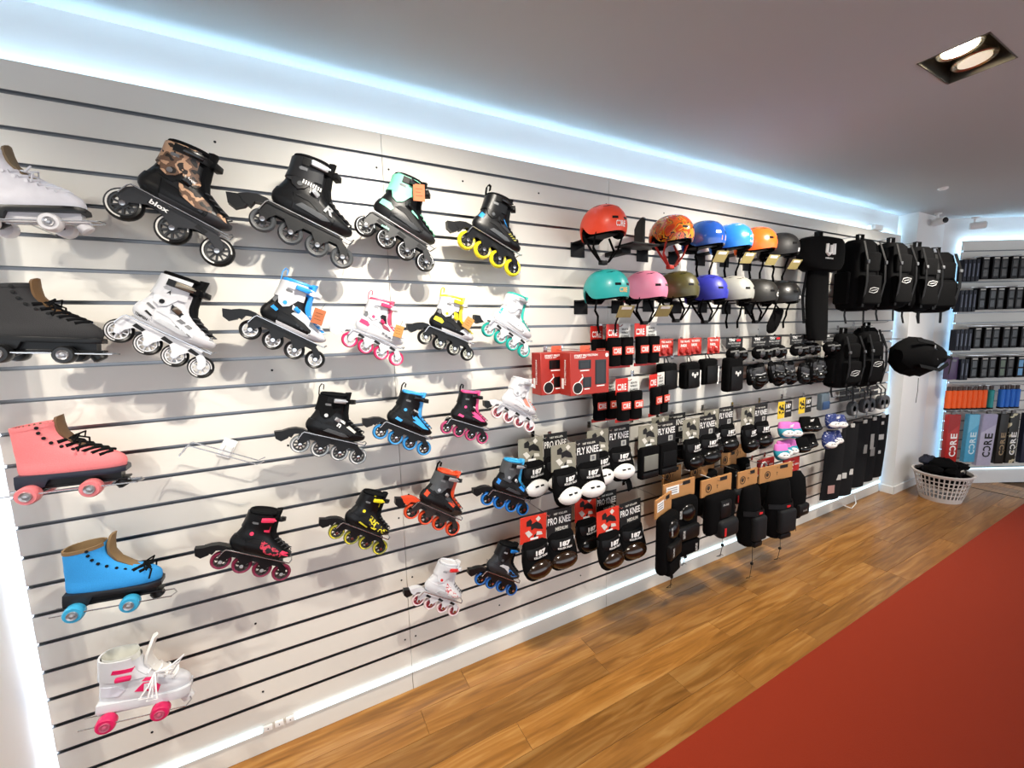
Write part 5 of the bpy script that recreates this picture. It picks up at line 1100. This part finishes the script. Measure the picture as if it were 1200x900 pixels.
# ================================================================== GOODS ON THE ANGLED WALL
bk = {}
def awthing(name, lab, cat, s, o, z, group, rz=0.): return thing(name, lab, cat, aw(s, o, z), (0, 0, AZ+rz), 1., group)
BOXK = P('#0a0a0d', .4, spec=.2); BOXN = P('#0f1422', .4, spec=.25)
ordn = ['first', 'second', 'third', 'fourth', 'fifth', 'sixth', 'seventh', 'eighth', 'ninth', 'tenth', 'eleventh', 'twelfth']
rown = ['top', 'second', 'third', 'fourth']
bk['body'] = MB().rbox(-.034, .034, -.030, .030, -.205, 0, .003, 1).mesh('carton')
bk['thin'] = MB().rbox(-.017, .017, -.030, .030, -.205, 0, .002, 1).mesh('carton')
bk['win'] = MB().box(-.021, .021, -.0315, -.0295, -.033, .033).mesh('window')
bk['str'] = MB().box(-.024, .024, -.0318, -.0295, -.007, .007).mesh('header_strip')
bk['side'] = MB().box(-.005, .005, -.0315, -.0295, -.06, .06).mesh('side_print')
random.seed(11)
for r_, zt in enumerate((2.292, 2.005, 1.634, 1.345)):
    S = [.02, .06, .10, .14]+[.20, .285, .375, .46, .55, .635, .72, .805]
    for i, s_ in enumerate(S):
        if r_ == 3 and i == 0:
            t = awthing('boxed_pack', 'dim purple hanging pack at the left end of the fourth row on the angled wall', 'box', .035, .17, zt, 'boxed packs on the angled wall'); MB().rbox(-.042, .042, -.03, .03, -.22, 0, .006).build('carton', P('#4a3a5c', .4), t); MB().box(-.02, .02, -.032, -.029, -.04, -.02).build('header_strip', GREYM, t); continue
        if r_ == 3 and i == 1: continue
        t = awthing('boxed_pack', ordn[i]+' black boxed pack from the left in the '+rown[r_]+' row on the angled wall', 'box', s_, .19 if i < 4 else .20+.012*(i % 2), zt-(.018 if i < 4 else 0), 'boxed packs on the angled wall')
        if i < 4:
            put(bk['thin'], 'carton', BOXN, t); put(bk['side'], 'side_print', P('#5d6476', .5), t, loc=(0, 0, -.10))
        else:
            put(bk['body'], 'carton', BOXK, t); put(bk['str'], 'header_strip', P('#b9b9b2', .5), t, loc=(0, 0, -.016))
            for k in (0, 1):
                c = random.choice(['#1d2024', '#2b2926', '#181b1f', '#34312d'])
                if r_ == 3 and i in (9, 10): c = '#5f9fcf'
                if r_ == 3 and i in (7,): c = '#4c5f46'
                put(bk['win'], 'window', P(c, .25), t, loc=(0, 0, -.068-.082*k))
for r_, zt in enumerate((2.292, 2.005, 1.634, 1.345)):
    t = awthing('display_rail', 'chrome rail carrying the '+rown[r_]+' row of boxed packs', 'rail', 0, .05, zt+.012, 'rails on the angled wall')
    MB().tube([(.16,-.11,0),(.9,-.11,0)], .004).build('bar', CHROME, t)
    for s_ in (.2, .5, .8): MB().tube([(s_,-.001,0),(s_,-.20,-.004)], .003).build('arm', CHROME, t)
def grip(lab, s_, z, col):
    t = awthing('foam_grip', lab, 'grip', s_, .19, z, 'foam grips on the angled wall')
    MB().lathe([(.012,-.185),(.023,-.185),(.024,-.175),(.0235,-.13),(.025,-.09),(.0235,-.05),(.024,-.012),(.012,-.008)], 14, (0,0,0), 'z').build('sleeve', col, t)
    MB().lathe([(.010,-.200),(.026,-.200),(.026,-.185),(.010,-.184)], 14, (0,0,0), 'z').build('end_cap', BLACK, t); MB().rbox(-.018,.018,-.006,.006,-.012,.030,.002,1).build('card', P('#3c2d28', .6), t)
OG = P('#f0601c', .6)
for i in range(8): grip(ordn[i]+' orange foam grip from the left on the angled wall', .022+.050*i, 1.025, OG)
grip('single teal foam grip right of the orange ones', .440, 1.025, P('#1f8f90', .6))
for i in range(4): grip(ordn[i]+' blue foam grip from the left on the angled wall', .545+.050*i, 1.028, P('#1f6fd0', .6))
CAMO2 = blotch('camo2', [(0, '#15150f'), (.50, '#15150f'), (.58, '#cfc6a4'), (.68, '#15150f')], 14)
def banner(lab, s0, s1, z0, z1, col, tc, lean=0., extra=None, txt=True):
    t = awthing('boxed_scooter_part', lab, 'deck box', (s0+s1)/2, .19, z1, 'lettered packs on the angled wall'); t.rotation_euler = (0, radians(lean), AZ)
    w_ = (s1-s0); h_ = z1-z0
    b = MB().rbox(-w_/2, w_/2, -.022, .022, -h_, 0, .006, 2).build('sleeve', col, t)
    if extra: MB().prism([(-w_/2+.004,-.004),(w_/2-.004,-.004),(w_/2-.004,-.10),(-w_/2+.004,-.19)], -.0232, -.0215).build('tone_panel', extra, b)
    if txt: text('CORE', h_*.46, w_*.55, b, tc, lambda u, v: (-v+w_*.06, -.0234, -h_*.60+u))
    MB().rbox(-.02, .02, -.008, .008, -.004, .03, .003, 1).build('hang_tab', P('#6a6a6a'), t)
banner('tall red lettered pack behind the laundry basket', .030, .150, .26, .775, P('#b3201c', .4), PRINTW, 0, P('#9c1a17', .4))
banner('tall sky blue lettered pack with white letters', .232, .340, .285, .775, P('#4ea8cf', .4), P('#cfe6ee'), 1, P('#6fbcdb', .4))
banner('tall lilac lettered pack with black letters', .370, .515, .245, .775, P('#b9b5cb', .45), PRINTB, 2, P('#a39fbb', .45))
banner('tall black lettered pack with tan letters beside the lilac one', .545, .630, .262, .772, P('#17150f', .5), P('#a08a68'), 1)
banner('tall camouflage lettered pack with white letters', .640, .735, .265, .775, CAMO2, PRINTW, 0)
banner('tall navy pack at the right edge of the angled wall', .790, .92, .265, .775, P('#1a1f38', .5), PRINTW, 0)
t = awthing('display_rail', 'chrome rail above the lettered packs', 'rail', 0, .05, .80, 'rails on the angled wall'); MB().tube([(.16,-.10,0),(1.05,-.10,0)], .004).build('bar', CHROME, t)
for s_ in (.2, .5, .8): MB().tube([(s_,-.001,0),(s_,-.19,-.002)], .003).build('arm', CHROME, t)
t = awthing('display_rail', 'chrome rail above the foam grips', 'rail', 0, .05, 1.055, 'rails on the angled wall'); MB().tube([(.16,-.10,0),(1.05,-.10,0)], .004).build('bar', CHROME, t)
for s_ in (.2, .5, .8): MB().tube([(s_,-.001,0),(s_,-.19,-.002)], .003).build('arm', CHROME, t)

# ================================================================== LAUNDRY BASKET
BX, BY = 5.03, -.375
BM = P('#d9d2cd', .4, var=.02)
t = thing('laundry_basket', 'round white plastic laundry basket with square holes on the wooden floor', 'basket', (BX, BY, 0))
NB = 40; hb = .275
def br(z): return .145+.062*(z/hb)**.9
m = MB().lathe([(.02, .004), (br(0)-.004, .004), (br(0), 0), (br(.045), .045), (br(.045)-.004, .045), (br(.0)-.006, .008), (.02, .008)], NB, (0,0,0), 'z'); m.build('base', BM, t)
m = MB().lathe([(br(.245)-.004, .245), (br(.245), .245), (br(hb)+.003, hb-.012), (br(hb)+.012, hb-.008), (br(hb)+.012, hb), (br(hb)-.006, hb), (br(.245)-.004, .245)], NB, (0,0,0), 'z'); m.build('rim', BM, t)
for k in range(1, 5):
    z0 = .045+.04*k-.005; z1 = z0+.010
    m = MB().lathe([(br(z0)-.004, z0), (br(z0), z0), (br(z1), z1), (br(z1)-.004, z1), (br(z0)-.004, z0)], NB, (0,0,0), 'z'); m.f = m.f[:-2]; m.build('hoop', BM, t)
rb = MB().loft([[(br(z)-.004, -.005, z), (br(z)+.0005, -.005, z), (br(z)+.0005, .005, z), (br(z)-.004, .005, z)] for z in (.042, .11, .18, .248)]).mesh('rib')
for k in range(36): put(rb, 'rib', BM, t, rot=(0, 0, 2*pi*k/36))
random.seed(5)
cl = ['crumpled black jacket heaped on top of the laundry basket', 'black glove with pale label at the front of the laundry basket', 'black sleeve drooping over the right rim of the laundry basket', 'dark navy garment folded at the back of the laundry basket', 'black garment filling the middle of the laundry basket', 'grey black elbow pad at the left of the laundry basket']
for i, (cx, cy, cz, rx_, ry_, rz_) in enumerate([(.03, .02, .335, .13, .11, .055), (-.09, -.10, .305, .08, .065, .040), (.14, -.07, .315, .09, .065, .035), (.02, .12, .350, .12, .06, .045), (0, 0, .20, .150, .150, .09), (-.15, .03, .310, .06, .08, .040)]):
    rg = []
    for a in range(7):
        e = -pi/2+pi*(a+.25)/6.5; rg.append([(cx+rx_*cos(e)*cos(q)*(1+random.uniform(-.13, .13)), cy+ry_*cos(e)*sin(q)*(1+random.uniform(-.13, .13)), cz+rz_*sin(e)*(1+random.uniform(-.25, .25))) for q in (2*pi*k/14 for k in range(14))])
    g = thing('folded_garment' if i not in (1, 5) else 'sports_glove' if i == 1 else 'elbow_pad', cl[i], 'garment' if i not in (1, 5) else 'glove' if i == 1 else 'pad', (BX, BY, 0))
    MB().loft(rg).build('cloth', BLKF if i != 3 else P('#14182a', .8), g, ang=28)
    if i == 1: MB().rbox(cx-.03, cx+.018, cy-.052, cy-.046, cz+.012, cz+.034, .002, 1).build('label', P('#c8c4b8'), g); MB().tube([(cx+.03,cy-.05,cz+.03),(cx+.05,cy-.05,cz+.0),(cx+.07,cy-.045,cz-.02)], .005, 6).build('piping', P('#b5b0a6'), g)
    if i == 2: MB().flat([(cx+.06,cy,cz+.01),(cx+.10,cy-.02,cz-.004),(cx+.13,cy-.03,cz+.004)], (0,.02,0), .004).build('strap', BLACK, g); MB().rbox(cx-.01,cx+.03,cy-.054,cy-.048,cz-.006,cz+.006,.002,1).build('label', P('#8a8a88'), g)
